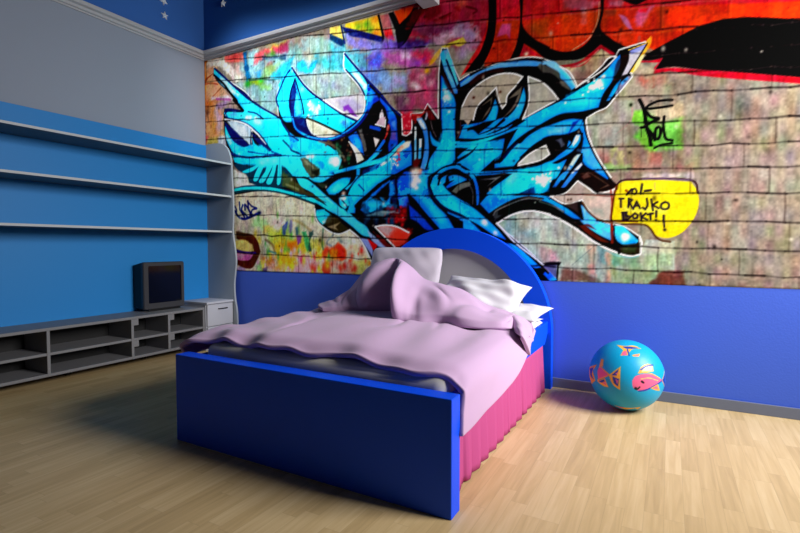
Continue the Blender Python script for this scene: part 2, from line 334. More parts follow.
MURAL_TEXT = '''
p 8f857a 7 1 0 -4446,3819 698,2475 746,698 -4536,417
p d8a070 76 1 0 -4465,3095 -4142,3012 -4089,2718 -4044,2100 -4493,2041
p e08030 25 0.9 0 -4346,2942 -4259,2938 -4270,2812 -4290,2723 -4312,2547 -4355,2553
p c8783c 38 0.9 0 -4347,2552 -4174,2527 -4192,2483 -4244,2455 -4298,2404 -4342,2386
p 6a3a3a 38 0.7 0 -4332,2444 -4270,2482 -4263,2399 -4310,2253 -4286,2156 -4338,2197
p c08a50 38 0.8 0 -4210,2462 -4144,2349 -4113,2241 -4183,2145 -4215,2253
p b9a2b8 49 0.8 0 -4141,2499 -3958,2484 -4009,2434 -4126,2416 -4079,2237 -4115,2172 -4144,2349
p 8a6aa0 37 0.6 0 -4141,2476 -4007,2491 -3992,2443 -4092,2411
p c9b85a 25 0.8 0 -4339,2138 -4132,2151 -4117,2068 -4271,2078
p d0606a 26 0.8 0 -4338,2185 -4278,2155 -4287,2109 -4340,2103
p c9cdd0 25 1 0 -4124,2138 -4023,2139 -4009,2046 -3961,1995 -4067,2028 -4134,2070
p ddd6c8 18 1 0 -4258,2949 -4064,2925 -3950,2865 -3754,2691 -3842,2633 -3969,2761 -4166,2869 -4269,2859 -4285,2908
p e0b090 50 0.7 0 -4286,2885 -4183,2867 -4202,2778 -4289,2757
p d9a584 50 0.7 0 -4169,2760 -4037,2636 -3973,2547 -4191,2556 -4293,2606 -4255,2717
t a05030 10 1 1 38 -4334,2706 -4289,2757 -4168,2806
l a04a30 13 0.8 1 18 -4334,2712 -4204,2703 -4120,2678
l 8a4a30 12 0.7 1 15 -4225,2544 -4071,2636
p e9dde0 25 0.9 0 -4207,2564 -3925,2528 -3910,2489 -4225,2534
l a04a8a 12 0.7 1 27 -4140,2531 -3942,2497
p da6a60 18 0.95 0 -4006,2937 -3750,2939 -3741,2832 -3886,2853 -4007,2875
b c04a4a 58 40 0.7 -3885,2903
p b9a39a 35 0.9 0 -3950,2865 -3744,2827 -3723,2686 -3754,2691
p 9fb4b0 58 0.9 0 -3890,2647 -3700,2671 -3489,2614 -3404,2415 -3643,2450
p 8fb4b4 64 0.95 0 -3798,2847 -3021,2860 -2514,2871 -2444,2189 -3028,2250 -3507,2333 -3692,2555
p 9cc6cc 35 0.95 0 -3695,2939 -3543,2920 -3576,2802 -3548,2635 -3670,2622 -3682,2822
p 22588c 19 1 0 -3750,2931 -3695,2934 -3686,2778 -3624,2615 -3709,2590 -3732,2798
p dc5a66 34 0.85 0 -3574,2878 -3396,2918 -3368,2860 -3515,2813 -3591,2805
p d9c84a 44 0.85 0 -3425,2924 -3197,2926 -3253,2880 -3368,2849
p c04070 33 0.8 0 -3367,2913 -3225,2874 -3254,2838 -3354,2847
p 4a8a48 33 0.8 0 -3441,2853 -3353,2878 -3311,2817 -3427,2813
p 8a3050 32 0.8 0 -3281,2917 -3169,2915 -3170,2843 -3268,2841
p 28486a 22 0.8 0 -3485,2839 -3198,2796 -3199,2765 -3486,2807
p b0584a 45 0.7 0 -3471,2794 -3340,2770 -3370,2712 -3443,2725
p 8cae6a 45 0.8 0 -3487,2732 -3283,2760 -3313,2649 -3430,2626 -3489,2636
p 3a78b8 34 0.8 0 -3592,2707 -3487,2732 -3518,2630 -3578,2640
p b9d040 29 0.9 0 -3685,2657 -3489,2630 -3512,2591 -3655,2603
b 4ac040 42 29 0.9 -3686,2614
b 4ac040 40 29 0.9 -3511,2613
l 2a5a50 11 0.8 1 15 -3670,2644 -3489,2625 -3372,2600 -3229,2598
p 86b84a 45 0.6 0 -3534,2578 -3401,2568 -3373,2510 -3520,2533
p 3cb0c8 32 0.9 0 -3400,2632 -3256,2702 -3143,2755 -3061,2791 -3144,2682 -3201,2609 -3314,2596
p 2f9fc4 21 0.95 0 -3062,2719 -2981,2715 -2923,2623 -2876,2675 -2824,2766 -2779,2787 -2798,2731 -2838,2628 -2877,2574 -3009,2607 -3076,2660
p 56bcc4 50 0.9 0 -2760,2704 -2526,2679 -2527,2544 -2699,2554 -2813,2563 -2786,2659
p 9ab4b0 50 0.9 0 -2993,2900 -2709,2842 -2537,2740 -2526,2679 -2786,2718 -2967,2803
p c0b8a0 52 0.7 0 -3007,2811 -2915,2773 -2876,2715 -2968,2743
p 9fb0ac 49 0.9 0 -3010,2577 -2527,2524 -2385,2395 -2327,2309 -2626,2335 -2764,2335 -2879,2433
p 8a8aa0 50 0.6 0 -2788,2499 -2699,2494 -2588,2388 -2712,2427
p d6c468 10 1 0 -2676,2942 -2554,2933 -2522,2800 -2676,2889
p 123c5c 12 1 0 -2676,2889 -2522,2802 -2515,2731 -2611,2792 -2677,2838
l 0b1a58 8 1 1 15 -2554,2933 -2514,2773
p d2b03c 9 1 0 -2505,2938 -2161,2931 -2129,2750 -2296,2817 -2514,2911
b 5a9a34 41 33 0.7 -2280,2888
b 5a9a34 42 34 0.7 -2372,2883
b 5a9a34 41 33 0.7 -2251,2832
b d87a30 40 33 0.6 -2191,2795
b d87a30 41 33 0.6 -2205,2909
p 0b1a58 9 1 0 -2542,2920 -2357,2848 -2129,2750 -2138,2702 -2296,2767 -2514,2869
l 16101a 7 1 1 22 -2168,2932 -2123,2744 -2140,2704
p a06060 9 1 0 -2152,2929 -2074,2924 -2042,2812 -2123,2815
p d4323c 13 1 0 -2120,2807 -2045,2803 -2014,2697 -2097,2738
p 7a78c0 37 0.85 0 -2514,2856 -2296,2764 -2003,2670 -1988,2619 -2206,2549 -2358,2653 -2297,2616 -2251,2645 -2498,2795
p 5cb2c4 38 0.8 0 -2677,2831 -2515,2728 -2251,2645 -2297,2610 -2267,2497 -2516,2554 -2679,2556
p 5a50c8 46 0.9 0 -2282,2601 -2147,2637 -2089,2552 -2162,2479 -2237,2530
p 7a5ab8 52 0.9 0 -2118,2718 -1836,2684 -1649,2634 -1836,2589 -2103,2629
p 3c2870 43 0.8 0 -1974,2701 -1782,2673 -1728,2615 -1891,2612
p b05aa0 52 0.9 0 -2147,2637 -1836,2565 -1662,2451 -1836,2446 -2089,2516
p c83c5a 42 0.9 0 -1836,2565 -1662,2544 -1688,2455 -1795,2486
p e0c4d8 35 0.8 0 -1960,2589 -1891,2582 -1877,2537 -1946,2538
p 8a4ab0 34 0.8 0 -1836,2506 -1755,2491 -1781,2448 -1863,2463
p 6a86c8 55 0.9 0 -2374,2516 -2089,2479 -2031,2379 -2060,2302 -2298,2389 -2390,2455
p e8b040 12 0.95 0 -1662,2451 -1701,2434 -1604,2544 -1521,2574 -1521,2540 -1591,2530
p 9a2c42 40 0.95 0 -1965,2915 -1827,3096 -1089,2942 -1086,2584 -1199,2498 -1422,2520 -1606,2618 -1918,2665
p aa3848 41 0.8 0 -1668,2939 -1440,2884 -1439,2715 -1628,2740 -1746,2774
p 7a1024 21 0.8 0 -1629,2896 -1590,2886 -1590,2826 -1667,2792 -1609,2779 -1514,2800 -1514,2787 -1628,2766 -1726,2823 -1707,2897
l 5a0a1a 8 0.8 1 16 -1609,2783 -1514,2802
p 781020 16 0.8 0 -1477,2834 -1440,2834 -1439,2800
p e06a50 32 0.5 0 -1440,2884 -1385,2871 -1375,2819 -1440,2834
l 50101a 9 0.7 1 16 -1385,2821 -1303,2777 -1330,2758
p 6a3a60 41 0.7 0 -1827,2774 -1590,2731 -1439,2707 -1439,2648 -1667,2661 -1806,2699
p d8b8cc 40 0.85 0 -1667,2652 -1494,2660 -1365,2657 -1267,2620 -1293,2550 -1438,2605 -1589,2576
p a890b0 47 0.85 0 -1439,2690 -1285,2632 -1311,2537 -1382,2423 -1438,2433
p e0cc50 11 0.95 0 -1589,2563 -1532,2577 -1438,2593 -1411,2600 -1383,2552 -1438,2533 -1494,2557 -1541,2549 -1589,2541
p e2b060 12 0.9 0 -1671,2487 -1637,2525 -1589,2554 -1570,2559 -1589,2524 -1637,2470 -1676,2477
p a04a68 51 0.95 0 -1910,2429 -1619,2414 -1617,2029 -1706,2138 -1756,2082 -1869,2097 -1942,2089 -1900,2265
p 86a0c0 53 0.9 0 -2157,2481 -1889,2408 -1900,2265 -2158,2286
p b08ac0 53 0.8 0 -2016,2420 -1889,2363 -1910,2312 -2048,2306
p 5a3a50 53 0.85 0 -2048,2260 -1900,2256 -1910,2121 -1952,2099
p d04a70 50 0.7 0 -1767,2404 -1687,2320 -1696,2189 -1756,2243
b e8d0d4 29 25 0.8 -1817,2292
b e8d0d4 30 26 0.8 -1838,2309
b e8d0d4 29 25 0.8 -1792,2279
b d8b0b8 36 31 0.6 -1687,2294
b d8b0b8 36 32 0.6 -1767,2360
b e0a030 22 20 0.8 -1717,2400
b e0a030 22 19 0.8 -1677,2464
p c0303c 26 0.95 0 -1942,2089 -1858,2087 -1848,2029 -1855,2029 -1857,1939 -1930,1915 -1946,2041
p 0e0b10 8 1 0 -2074,2928 -2024,2931 -1963,2819 -1836,2915 -1749,2901 -1836,2767 -1932,2644 -1981,2624 -2017,2794
p f05018 9 1 0 -2017,2933 -1836,2931 -1856,2896 -1967,2820
p 5a0c1c 26 0.9 0 -1829,2926 -1729,2902 -1782,2838 -1843,2793 -1891,2767 -1863,2856
p 4a2a80 18 0.7 0 -2017,2673 -1918,2677 -1946,2623 -1981,2624
p b02c34 12 1 0 -1172,3036 740,2518 747,2247 -1162,2665
p c8401c 11 1 0 -451,2580 744,2356 753,2029 -79,2232 -194,2299 -436,2445
p b43c24 13 1 0 -1223,2684 -978,2630 -434,2568 -42,2504 -37,2247 -148,2295 -259,2282 -431,2383 -537,2292 -839,2333 -1050,2361 -1121,2331 -1244,2323
p bc2c3c 15 1 0 -1149,2958 -978,2913 -983,2633 -1154,2642
p b04030 27 0.7 0 -697,2603 -451,2580 -450,2514 -696,2555
p cc3038 28 0.8 0 -766,2721 -675,2699 -681,2609 -764,2613
p c43a30 34 0.8 0 -749,2602 -673,2585 -664,2491 -717,2495
p 9a5a6a 27 0.75 0 -675,2699 -485,2653 -477,2592 -577,2608 -666,2636
p b88aa0 17 0.8 0 -556,2611 -527,2604 -522,2506 -551,2508
p a4502a 28 0.7 0 -921,2578 -764,2590 -762,2419 -841,2490
p c84a20 40 0.6 0 -764,2613 -455,2572 -468,2472 -574,2344 -762,2396
p c85a96 13 0.85 0 -1107,2630 -1040,2619 -1047,2513 -1073,2550 -1145,2545 -1128,2590
p b070a0 9 0.85 0 -323,2520 -293,2506 -235,2396 -261,2416
p c86a98 18 0.75 0 -219,2425 -226,2484 -201,2521 -124,2524 -161,2455 -186,2411
p d02430 12 0.8 0 -207,2522 -149,2523 -162,2497 -200,2506
p 7a4030 19 0.7 0 -410,2569 -327,2557 -333,2515 -395,2522
p b86a80 20 0.6 0 -502,2650 -439,2642 -438,2605 -501,2598
p b07a90 19 0.7 0 -390,2630 -295,2607 -307,2567 -389,2579
p bc3a1e 24 0.6 0 -291,2412 -39,2372 -37,2268 -144,2253 -256,2297
p 14101a 6 1 1 -295,2607 -281,2590 -228,2559 -182,2566 -163,2582
l 8a5a50 9 0.6 1 18 -198,2349 -203,2301 -230,2299
p c02a30 9 1 0 -1211,2714 -1215,2658 -1258,2551 -1355,2418 -1429,2310 -1380,2332 -1240,2523 -1180,2658
p 0e0b10 6 1 0 -1216,2896 -1152,2879 -1150,2676 -1170,2525 -1230,2395 -1276,2329 -1396,2327 -1319,2411 -1283,2449 -1249,2517 -1219,2618 -1211,2723
p 0e0b10 5 1 0 -984,2822 -952,2814 -956,2688 -954,2585 -888,2492 -762,2396 -762,2388 -678,2349 -596,2341 -516,2378 -468,2450 -434,2560 -440,2686 -415,2680 -417,2556 -433,2457 -369,2377 -260,2290 -265,2217 -354,2265 -431,2346 -487,2305 -551,2279 -684,2289 -761,2303 -808,2335 -855,2383 -944,2456 -968,2373 -1050,2361 -1061,2334 -1001,2459 -974,2613
p b0283a 6 1 0 -944,2452 -976,2374 -887,2365 -827,2340 -863,2377
b d8c8b0 15 14 0.9 -927,2381
l c8a088 5 0.8 1 7 -442,2628 -448,2526 -475,2451 -517,2393 -610,2347
p 0e0b10 5 1 0 -186,2198 -147,2234 -116,2250 -40,2282 29,2309 135,2348 747,2247 756,1920 140,2082 -40,2129 -106,2123 -64,2189 -130,2188
p b02038 5 1 0 -197,2187 -186,2198 -130,2186 -64,2190 -106,2125 -40,2124 140,2082 756,1920 757,1887 141,2045 -63,2103 -117,2095 -114,2129 -83,2166 -146,2178
p b02838 5 1 0 -692,2258 -637,2255 -556,2266 -495,2301 -431,2347 -388,2312 -337,2266 -345,2250 -427,2319 -504,2266 -583,2239 -637,2234 -678,2242
p c9b890 7 1 0 -427,2315 -349,2250 -382,2207 -416,2186 -572,2098 -590,2133 -655,2237 -574,2232 -495,2264
p 9a8878 20 0.8 0 -503,2256 -400,2255 -382,2207 -424,2179 -572,2098 -590,2133 -636,2197
l c8404a 8 0.8 1 11 -619,2231 -538,2235 -486,2281
l d8988a 5 0.8 1 8 -574,2232 -512,2258 -444,2313
l 604a40 5 0.7 1 6 -414,2303 -400,2237 -383,2221
p 8a6a60 26 0.6 0 -591,2189 -399,2165 -510,2120 -572,2112
p a89c8a 12 1 0 -185,2181 -106,2127 -113,2098 -6,2089 -3,1952 -238,1978 -337,1975 -232,2101 -236,2128
p 9a7468 36 0.8 0 -207,2079 -98,2104 -21,2100 -4,2012 -96,2000 -191,2041
p b0584c 24 0.5 0 -184,2084 -144,2069 -159,2019 -183,2031
p b04a48 18 0.6 0 -121,2091 -105,2088 -100,2010 -119,2004
p a2a29a 25 0.95 0 -344,1970 -190,1948 -167,1772 -253,1797 -244,1665 -458,1664 -511,1813 -511,1874 -385,1917
p 74707a 24 0.4 0 -44,2104 2,2096 3,2036 -34,2017
p 74b850 21 0.95 0 -208,1871 -169,1873 -84,1805 -74,1619 -132,1603 -178,1658 -225,1714 -193,1768 -220,1822
p 8ad050 18 0.8 0 -215,1879 -182,1868 -181,1810 -227,1816
p 7ac45a 24 0.8 0 -115,1773 46,1803 50,1614 -49,1610 -107,1651
p b8ac90 24 0.8 0 -143,1898 45,1886 46,1817 -84,1812 -130,1854
p 8f7f72 24 0.9 0 -278,1668 -245,1701 -192,1674 -138,1604 -74,1591 51,1593 53,1495 -269,1520
p 9a9a80 26 0.9 0 -458,1656 -325,1643 -337,1526 -435,1533
p b0b47c 19 0.9 0 -332,1644 -277,1639 -269,1520 -316,1524
p 9a5a5a 24 0.7 0 -112,1594 -49,1595 -59,1504 -123,1509
p 7a5a50 25 0.5 0 -203,1603 -164,1606 -176,1513 -216,1545
b 101010 10 11 1 -241,1923
t c0949a 6 0.7 1 10 -232,1903 -234,1838 -273,1785 -334,1740
p b09a94 19 0.8 0 -483,1668 -370,1649 -333,1490 -374,1470 -439,1581
p 8f5a58 32 0.6 0 -425,1625 -369,1597 -361,1529 -410,1563
p a8b078 19 0.9 0 -356,1655 -301,1672 -373,1545 -311,1540 -324,1497 -407,1510 -354,1514
p 8fae74 25 0.85 0 -394,1547 -223,1533 -256,1492 -386,1509
p 9a7a74 24 0.8 0 -223,1533 106,1506 107,1464 -209,1488
p 8a7a6c 19 0.8 0 -393,1494 -143,1476 -175,1442 -275,1434 -329,1408
p c8b8b8 18 0.8 0 -156,1470 107,1454 108,1426 -162,1445
p c9b4aa 10 1 0 -483,1356 -440,1369 -329,1385 -341,1296 -346,1177 -409,1194 -481,1234
p b8b8a8 26 0.7 0 -453,1294 -376,1298 -381,1215 -431,1225
p a09088 26 0.7 0 -443,1328 -365,1309 -400,1281 -442,1275
p aab4aa 7 1 0 -1142,1169 -1006,1236 -891,1259 -748,1232 -556,1109 -437,1027 -314,962 -170,943 -137,1046 25,1035 31,730 -710,699 -704,774
p 8fb0a8 30 0.8 0 -1091,1201 -1006,1224 -955,1066 -1056,1067
p bcc4bc 36 0.7 0 -940,1230 -748,1208 -746,1064 -906,1066
p 86b0b0 29 0.5 0 -998,1129 -845,1126 -844,1062 -975,1074
p 6aa0a0 26 0.75 0 -427,1017 -333,977 -295,947 -294,877 -331,866 -416,885
p d8b4a0 19 0.85 0 -379,987 -342,977 -340,866 -368,865
p c8a898 20 0.7 0 -494,1007 -446,997 -444,864 -482,863
p 9ab08a 31 0.7 0 -286,937 26,978 28,864 -276,862
p 70987c 38 0.5 0 -332,937 -205,938 -168,869 -313,877
p b8b8a4 24 0.6 0 -154,1026 25,1025 27,949 -135,948
p 8fa078 25 0.7 0 -349,851 28,854 30,759 -329,745
p e0b49c 16 0.8 0 -373,845 -345,846 -339,775 -367,764
p 6a4a44 20 0.8 0 -661,844 -580,846 -481,801 -404,763 -680,753
p d8a090 20 0.7 0 -492,884 -454,874 -433,803 -482,812
p a88a90 28 0.6 0 -844,1018 -686,976 -706,869 -789,889
p d89aa0 28 0.6 0 -745,975 -682,933 -672,891 -744,890
p 6a4038 15 0.9 0 -114,768 -13,844 86,855 88,751 -114,743
l 9aa0a0 7 0.5 1 7 -685,1123 -563,1018 -505,1110
l 808a8a 5 0.7 1 6 -437,1017 -591,872
l 909898 5 0.35 1 6 -683,1018 -591,913 -654,1123 -542,955
p d6cdb6 13 1 0 -3909,1546 -3563,1560 -3355,1538 -3129,1478 -2860,1382 -2861,1244 -2751,1165 -2588,1106 -2477,1145 -2359,1045 -2249,899 -2242,755 -4014,737 -3938,1561
p d8d8cc 18 1 0 -3904,1791 -3699,1697 -3685,1640 -3577,1611 -3593,1590 -3908,1609
p c8c4a8 45 0.6 0 -3640,1515 -3185,1470 -3215,1350 -3628,1366
p a8d090 46 0.9 0 -3653,1277 -3456,1282 -3427,1215 -3488,1151 -3670,1187
p e0b068 34 0.8 0 -3502,1195 -3427,1204 -3421,1139 -3503,1140
p d8c0b8 44 0.8 0 -3397,1280 -3181,1253 -3239,1157 -3384,1160
p b8a89a 48 0.5 0 -3893,1168 -3794,1303 -3669,1243 -3687,1142
p b8c850 65 0.85 0 -3428,1150 -3239,1179 -3127,1102 -3004,1090 -2805,1068 -2806,944 -3329,919 -3430,1029
p e8a030 55 0.9 0 -3356,1028 -3072,1070 -2992,943 -3076,794 -3331,788
p e0c030 33 0.8 0 -3327,1028 -3241,1028 -3257,920 -3329,930
p e06a28 44 0.75 0 -3212,1028 -3086,1038 -3102,932 -3200,931
p c85a30 46 0.8 0 -3537,906 -3387,919 -3375,787 -3508,829
p e8b82c 33 0.85 0 -3242,920 -3116,921 -3131,778 -3230,776
p e8a8b8 53 0.9 0 -3116,921 -2806,903 -2808,696 -3132,685
p d82a64 21 0.9 0 -3074,911 -2992,922 -3020,848 -3061,868
p e03a4a 21 0.9 0 -2926,828 -2846,871 -2820,820 -2900,784
p e8c0c8 52 0.8 0 -2923,922 -2792,924 -2780,786 -2925,783
p dcc860 41 0.8 0 -2922,1079 -2804,1058 -2753,955 -2844,923 -2896,996
p e85a28 22 0.95 0 -2792,944 -2752,996 -2626,996 -2588,1036 -2527,976 -2503,896 -2577,865 -2664,925 -2766,862 -2844,923
p e03a2c 20 0.9 0 -2601,1026 -2551,1006 -2515,886 -2564,875 -2614,935
p e8a030 25 0.8 0 -2676,965 -2613,965 -2626,884 -2689,884
p e04030 26 0.9 0 -2779,882 -2664,853 -2678,720 -2768,718 -2793,820
p e84a34 20 0.9 0 -2491,886 -2443,897 -2449,794 -2468,727 -2504,726
p e05030 25 0.85 0 -2639,854 -2516,826 -2504,793 -2590,791
p e8a080 24 0.7 0 -2478,1016 -2418,1015 -2442,986 -2478,976
p d8d070 38 0.8 0 -2443,887 -2255,899 -2232,851 -2325,797 -2420,708 -2455,794
p e08838 19 0.8 0 -2278,869 -2243,889 -2249,841 -2278,840
p c8d0c0 39 0.7 0 -2563,1086 -2382,1074 -2347,1025 -2539,1016
p d8c890 38 0.6 0 -2418,996 -2301,937 -2266,908 -2419,917
p e8c0b0 30 0.7 0 -2692,861 -2451,864 -2452,705 -2694,697
f e04a3c 26 16 0.8 5 1.6 -3043,969 -2304,710
f e8d040 26 18 0.7 6 2 -3622,1117 -2693,743
f f0c0d0 22 18 0.7 7 1.5 -3624,967 -2694,715
f 60a850 18 16 0.7 8 2.5 -3618,1315 -2692,861
p a08ac0 36 0.7 0 -3901,787 -3756,796 -3757,733 -3902,729
p 78c070 23 0.7 0 -3600,816 -3545,851 -3524,762 -3585,760
p 3a3a80 23 0.7 0 -3524,784 -3463,796 -3464,741 -3525,739
p 46549a 16 0.85 0 -3253,1190 -3181,1258 -3211,1168 -3218,1119 -3247,1114
p 6a6a94 17 0.75 0 -3160,1252 -3132,1251 -3141,1124 -3169,1130
p 3a6a80 16 0.8 0 -3092,1176 -3064,1181 -3065,1112 -3086,1112
p 7a3a9a 16 0.85 0 -3079,1102 -3024,1101 -3032,1038 -3066,1017
p 3aa068 16 0.85 0 -3017,1143 -2963,1142 -2924,996 -2951,954
p 2a4a48 16 0.85 0 -2936,1142 -2883,1151 -2876,1115 -2910,1069 -2898,954 -2938,943 -2930,1058
l a89060 17 0.6 1 26 -3125,1251 -3043,1228 -2909,1152
l 6a4a30 17 0.6 1 25 -3474,1067 -3386,1018 -3358,952
l 3a7a80 14 0.7 1 23 -3431,957 -3343,936
l 7a90a0 12 0.6 1 18 -2650,1107 -2726,1037 -2676,1006
l 406a60 12 0.6 1 20 -2764,1160 -2778,1027 -2765,975
b 506a70 22 18 0.6 -2588,1071
b 506a70 22 18 0.6 -2563,1046
p 5a2c18 12 1 0 -3885,1157 -3765,1138 -3641,1114 -3580,1051 -3544,951 -3583,884 -3678,781 -3740,779 -3884,817 -3899,880 -3771,864 -3675,939 -3658,996 -3879,1082
p 40382a 24 0.8 0 -3893,1163 -3718,1131 -3750,1098 -3878,1111
p e8cf80 14 1 0 -3895,1067 -3767,1064 -3658,1018 -3636,951 -3769,950 -3897,972
p 402080 11 1 0 -3897,978 -3785,956 -3613,948 -3598,928 -3769,929 -3898,940
p e07ac0 13 1 0 -3898,940 -3769,927 -3644,926 -3692,871 -3771,859 -3883,869
p f0c0e0 24 0.8 0 -3882,921 -3770,916 -3802,881 -3883,886
l 16246a 10 1 1 18 -3896,1413 -3872,1375 -3874,1329 -3842,1305
l 16246a 10 1 1 19 -3830,1451 -3824,1373
l 16246a 9 1 1 21 -3783,1420 -3800,1372 -3746,1324 -3700,1289 -3683,1345 -3751,1424 -3752,1370
l 16246a 9 1 1 26 -3897,1364 -3842,1305 -3763,1280 -3653,1305 -3575,1330
l 16246a 9 1 1 21 -3711,1457 -3697,1368 -3652,1321
l 16246a 9 1 1 18 -3711,1451 -3658,1404 -3589,1379 -3652,1366 -3668,1305
l 16246a 10 1 1 24 -3809,1361 -3762,1302
b 101c50 24 18 1 -3553,1335
g 000000 0.14 0.11 1
p 0e0b10 7 1 0 -4176,2860 -3938,2677 -3734,2544 -3586,2408 -3435,2301 -3290,2224 -3303,2391 -3302,2466 -3215,2602 -3124,2684 -3064,2617 -2984,2510 -2879,2412 -2776,2333 -2651,2246 -2529,2166 -2386,2096 -2329,2144 -2310,2227 -2321,2308 -2385,2404 -2479,2506 -2520,2557 -2519,2692 -2431,2594 -2292,2436 -2158,2288 -2051,2169 -1946,2081 -1941,1921 -1857,1925 -1863,2078 -1751,2073 -1711,2138 -1617,2011 -1618,2204 -1604,2463 -1589,2550 -1541,2540 -1504,2430 -1438,2279 -1355,2313 -1190,2345 -1069,2357 -938,2359 -851,2342 -771,2304 -692,2247 -633,2176 -584,2088 -420,2206 -378,2250 -335,2257 -318,2291 -165,2312 -148,2296 -241,2129 -237,2103 -337,1984 -386,1928 -447,1906 -511,1874 -518,1807 -488,1689 -424,1549 -353,1444 -318,1396 -445,1356 -564,1451 -649,1369 -745,1355 -644,1298 -533,1321 -492,1254 -427,1190 -355,1151 -280,1136 -172,1065 -170,948 -223,938 -314,963 -437,1024 -558,1114 -700,1198 -779,1233 -891,1257 -1006,1232 -1138,1169 -789,868 -704,774 -693,692 -2162,629 -2242,868 -2370,1075 -2471,1149 -2590,1113 -2751,1170 -2840,1248 -2860,1383 -3129,1469 -3414,1547 -3655,1545 -3909,1529 -3908,1579 -3562,1589 -3586,1610 -3684,1640 -3699,1703 -3855,1789 -3903,1837 -3904,1924 -4000,2056 -4039,2296 -4038,2375 -4029,2414 -3793,2372 -3946,2554 -4177,2804
l eef2ee 5 0.9 0 9 -4176,2860 -3938,2677 -3734,2544 -3586,2408 -3435,2301 -3290,2224 -3303,2391 -3302,2466 -3215,2602 -3124,2684 -3064,2617 -2984,2510 -2879,2412 -2776,2333 -2651,2246 -2529,2166 -2386,2096 -2329,2144 -2310,2227 -2321,2308 -2385,2404 -2479,2506 -2520,2557 -2519,2692 -2431,2594 -2292,2436 -2158,2288 -2051,2169 -1946,2081 -1941,1921 -1857,1925 -1863,2078 -1751,2073 -1711,2138 -1617,2011 -1618,2204 -1604,2463 -1589,2550 -1541,2540 -1504,2430 -1438,2279 -1355,2313 -1190,2345 -1069,2357 -938,2359 -851,2342 -771,2304 -692,2247 -633,2176 -584,2088 -420,2206 -378,2250 -335,2257 -318,2291 -165,2312 -148,2296 -241,2129 -237,2103 -337,1984 -386,1928 -447,1906 -511,1874 -518,1807 -488,1689 -424,1549 -353,1444 -318,1396 -445,1356 -564,1451 -649,1369 -745,1355 -644,1298 -533,1321 -492,1254 -427,1190 -355,1151 -280,1136 -172,1065 -170,948 -223,938 -314,963 -437,1024 -558,1114 -700,1198 -779,1233 -891,1257 -1006,1232 -1138,1169 -789,868 -704,774
l eef2ee 7 0.8 0 14 -2242,868 -2370,1075 -2471,1149 -2590,1113 -2751,1170 -2840,1248 -2860,1346
p 38c4ee 11 1 0 -4170,2839 -4109,2787 -3962,2678 -3843,2581 -3742,2501 -3658,2439 -3493,2336 -3377,2272 -3263,2206 -3228,2147 -3152,2054 -3153,2043 -3071,1992 -2951,1856 -2606,1860 -2557,1766 -2595,1680 -2682,1661 -2875,1604 -2954,1645 -3071,1653 -3182,1693 -3266,1763 -3351,1813 -3380,1869 -3500,1918 -3382,1939 -3498,2048 -3602,2137 -3740,2225 -3865,2279 -3978,2316 -4035,2369 -4018,2390 -3896,2362 -3769,2345 -3838,2444 -3940,2564 -4020,2656 -4110,2733 -4175,2782
p 3aa8d8 30 0.8 0 -4170,2839 -4052,2741 -3955,2657 -3844,2572 -3845,2479 -3940,2564 -4053,2678 -4175,2782
p c8e4ec 36 0.85 0 -4069,2727 -3955,2657 -3860,2563 -3893,2523 -3988,2617
p e0f0f0 24 0.7 0 -3907,2593 -3813,2534 -3829,2514 -3908,2559
l 0e0b10 7 0.95 1 24 -4175,2782 -4110,2733 -4020,2656 -3940,2564 -3853,2480 -3830,2432 -3761,2361
l 0b1a58 7 0.95 1 22 -4158,2845 -3962,2686 -3843,2589 -3734,2511 -3658,2455
p 0b1a58 12 0.9 0 -3859,2597 -3734,2538 -3635,2449 -3673,2454 -3735,2489
l 0b1a58 7 0.95 1 18 -3628,2436 -3493,2347 -3362,2275 -3270,2221
l 0e0b10 8 1 1 29 -3893,2486 -3815,2419 -3761,2361
p 101a50 12 1 0 -4022,2416 -3960,2411 -3768,2362 -3848,2358 -3969,2378 -4002,2365 -3978,2328 -4023,2362
p 5ab0e8 30 0.8 0 -3985,2365 -3896,2360 -3738,2330 -3615,2303 -3707,2293 -3897,2306
b d4eef4 30 22 0.8 -3661,2281
b d4eef4 30 21 0.8 -3585,2266
b d4eef4 31 22 0.8 -3707,2284
b c0e8f4 40 29 0.7 -3540,2217
b c0e8f4 41 29 0.7 -3585,2233
p 20dcf6 44 0.8 0 -3436,2226 -3292,2186 -3181,2025 -3182,1899 -3353,1936 -3468,2078
l 0b1a58 8 0.9 1 15 -3691,2341 -3584,2310 -3495,2249
l 0e3060 9 0.9 1 21 -4019,2350 -3962,2309 -3834,2275 -3693,2214 -3572,2128 -3469,2024 -3411,1942
l 0e2a60 8 0.9 1 20 -3256,2208 -3235,2163 -3166,2076 -3152,2064
l 0e2a50 9 0.85 1 21 -3237,2010 -3154,1938 -3127,1904 -3018,1862 -2951,1836
l 10407a 9 0.9 1 16 -3382,1918 -3239,1867 -3169,1855
p 30c4ee 11 1 0 -3300,2466 -3214,2592 -3133,2653 -3025,2524 -3039,2325 -3126,2170 -3200,2180 -3274,2283
p 28bcea 10 1 0 -3152,2075 -3070,2024 -3016,2013 -2949,1995 -2818,1961 -2716,1915 -2629,1856 -2568,1791 -2593,1744 -2885,1768 -3072,1909 -3153,1980
l 0e3060 7 0.9 1 17 -3166,2060 -3111,2028 -3050,1990 -3070,2008
p 2a78d8 21 0.7 0 -3153,2043 -3057,1991 -3072,1909 -3154,1938
b d8f0f0 30 24 0.8 -2885,1830
b d8f0f0 31 24 0.8 -2938,1829
p a8bcc8 14 1 0 -4015,2300 -3850,2264 -3740,2225 -3648,2175 -3658,1999 -3774,2095 -3899,2191
p c8ccc8 35 0.7 0 -3898,2250 -3740,2208 -3680,2090 -3805,2126
l 607070 9 0.7 1 12 -3821,2108 -3664,2088
l eef2ee 8 0.95 0 15 -4025,2309 -3850,2266 -3709,2213 -3640,2168 -3658,2005
l eef2ee 8 0.95 0 16 -3632,2157 -3557,2099 -3462,1996
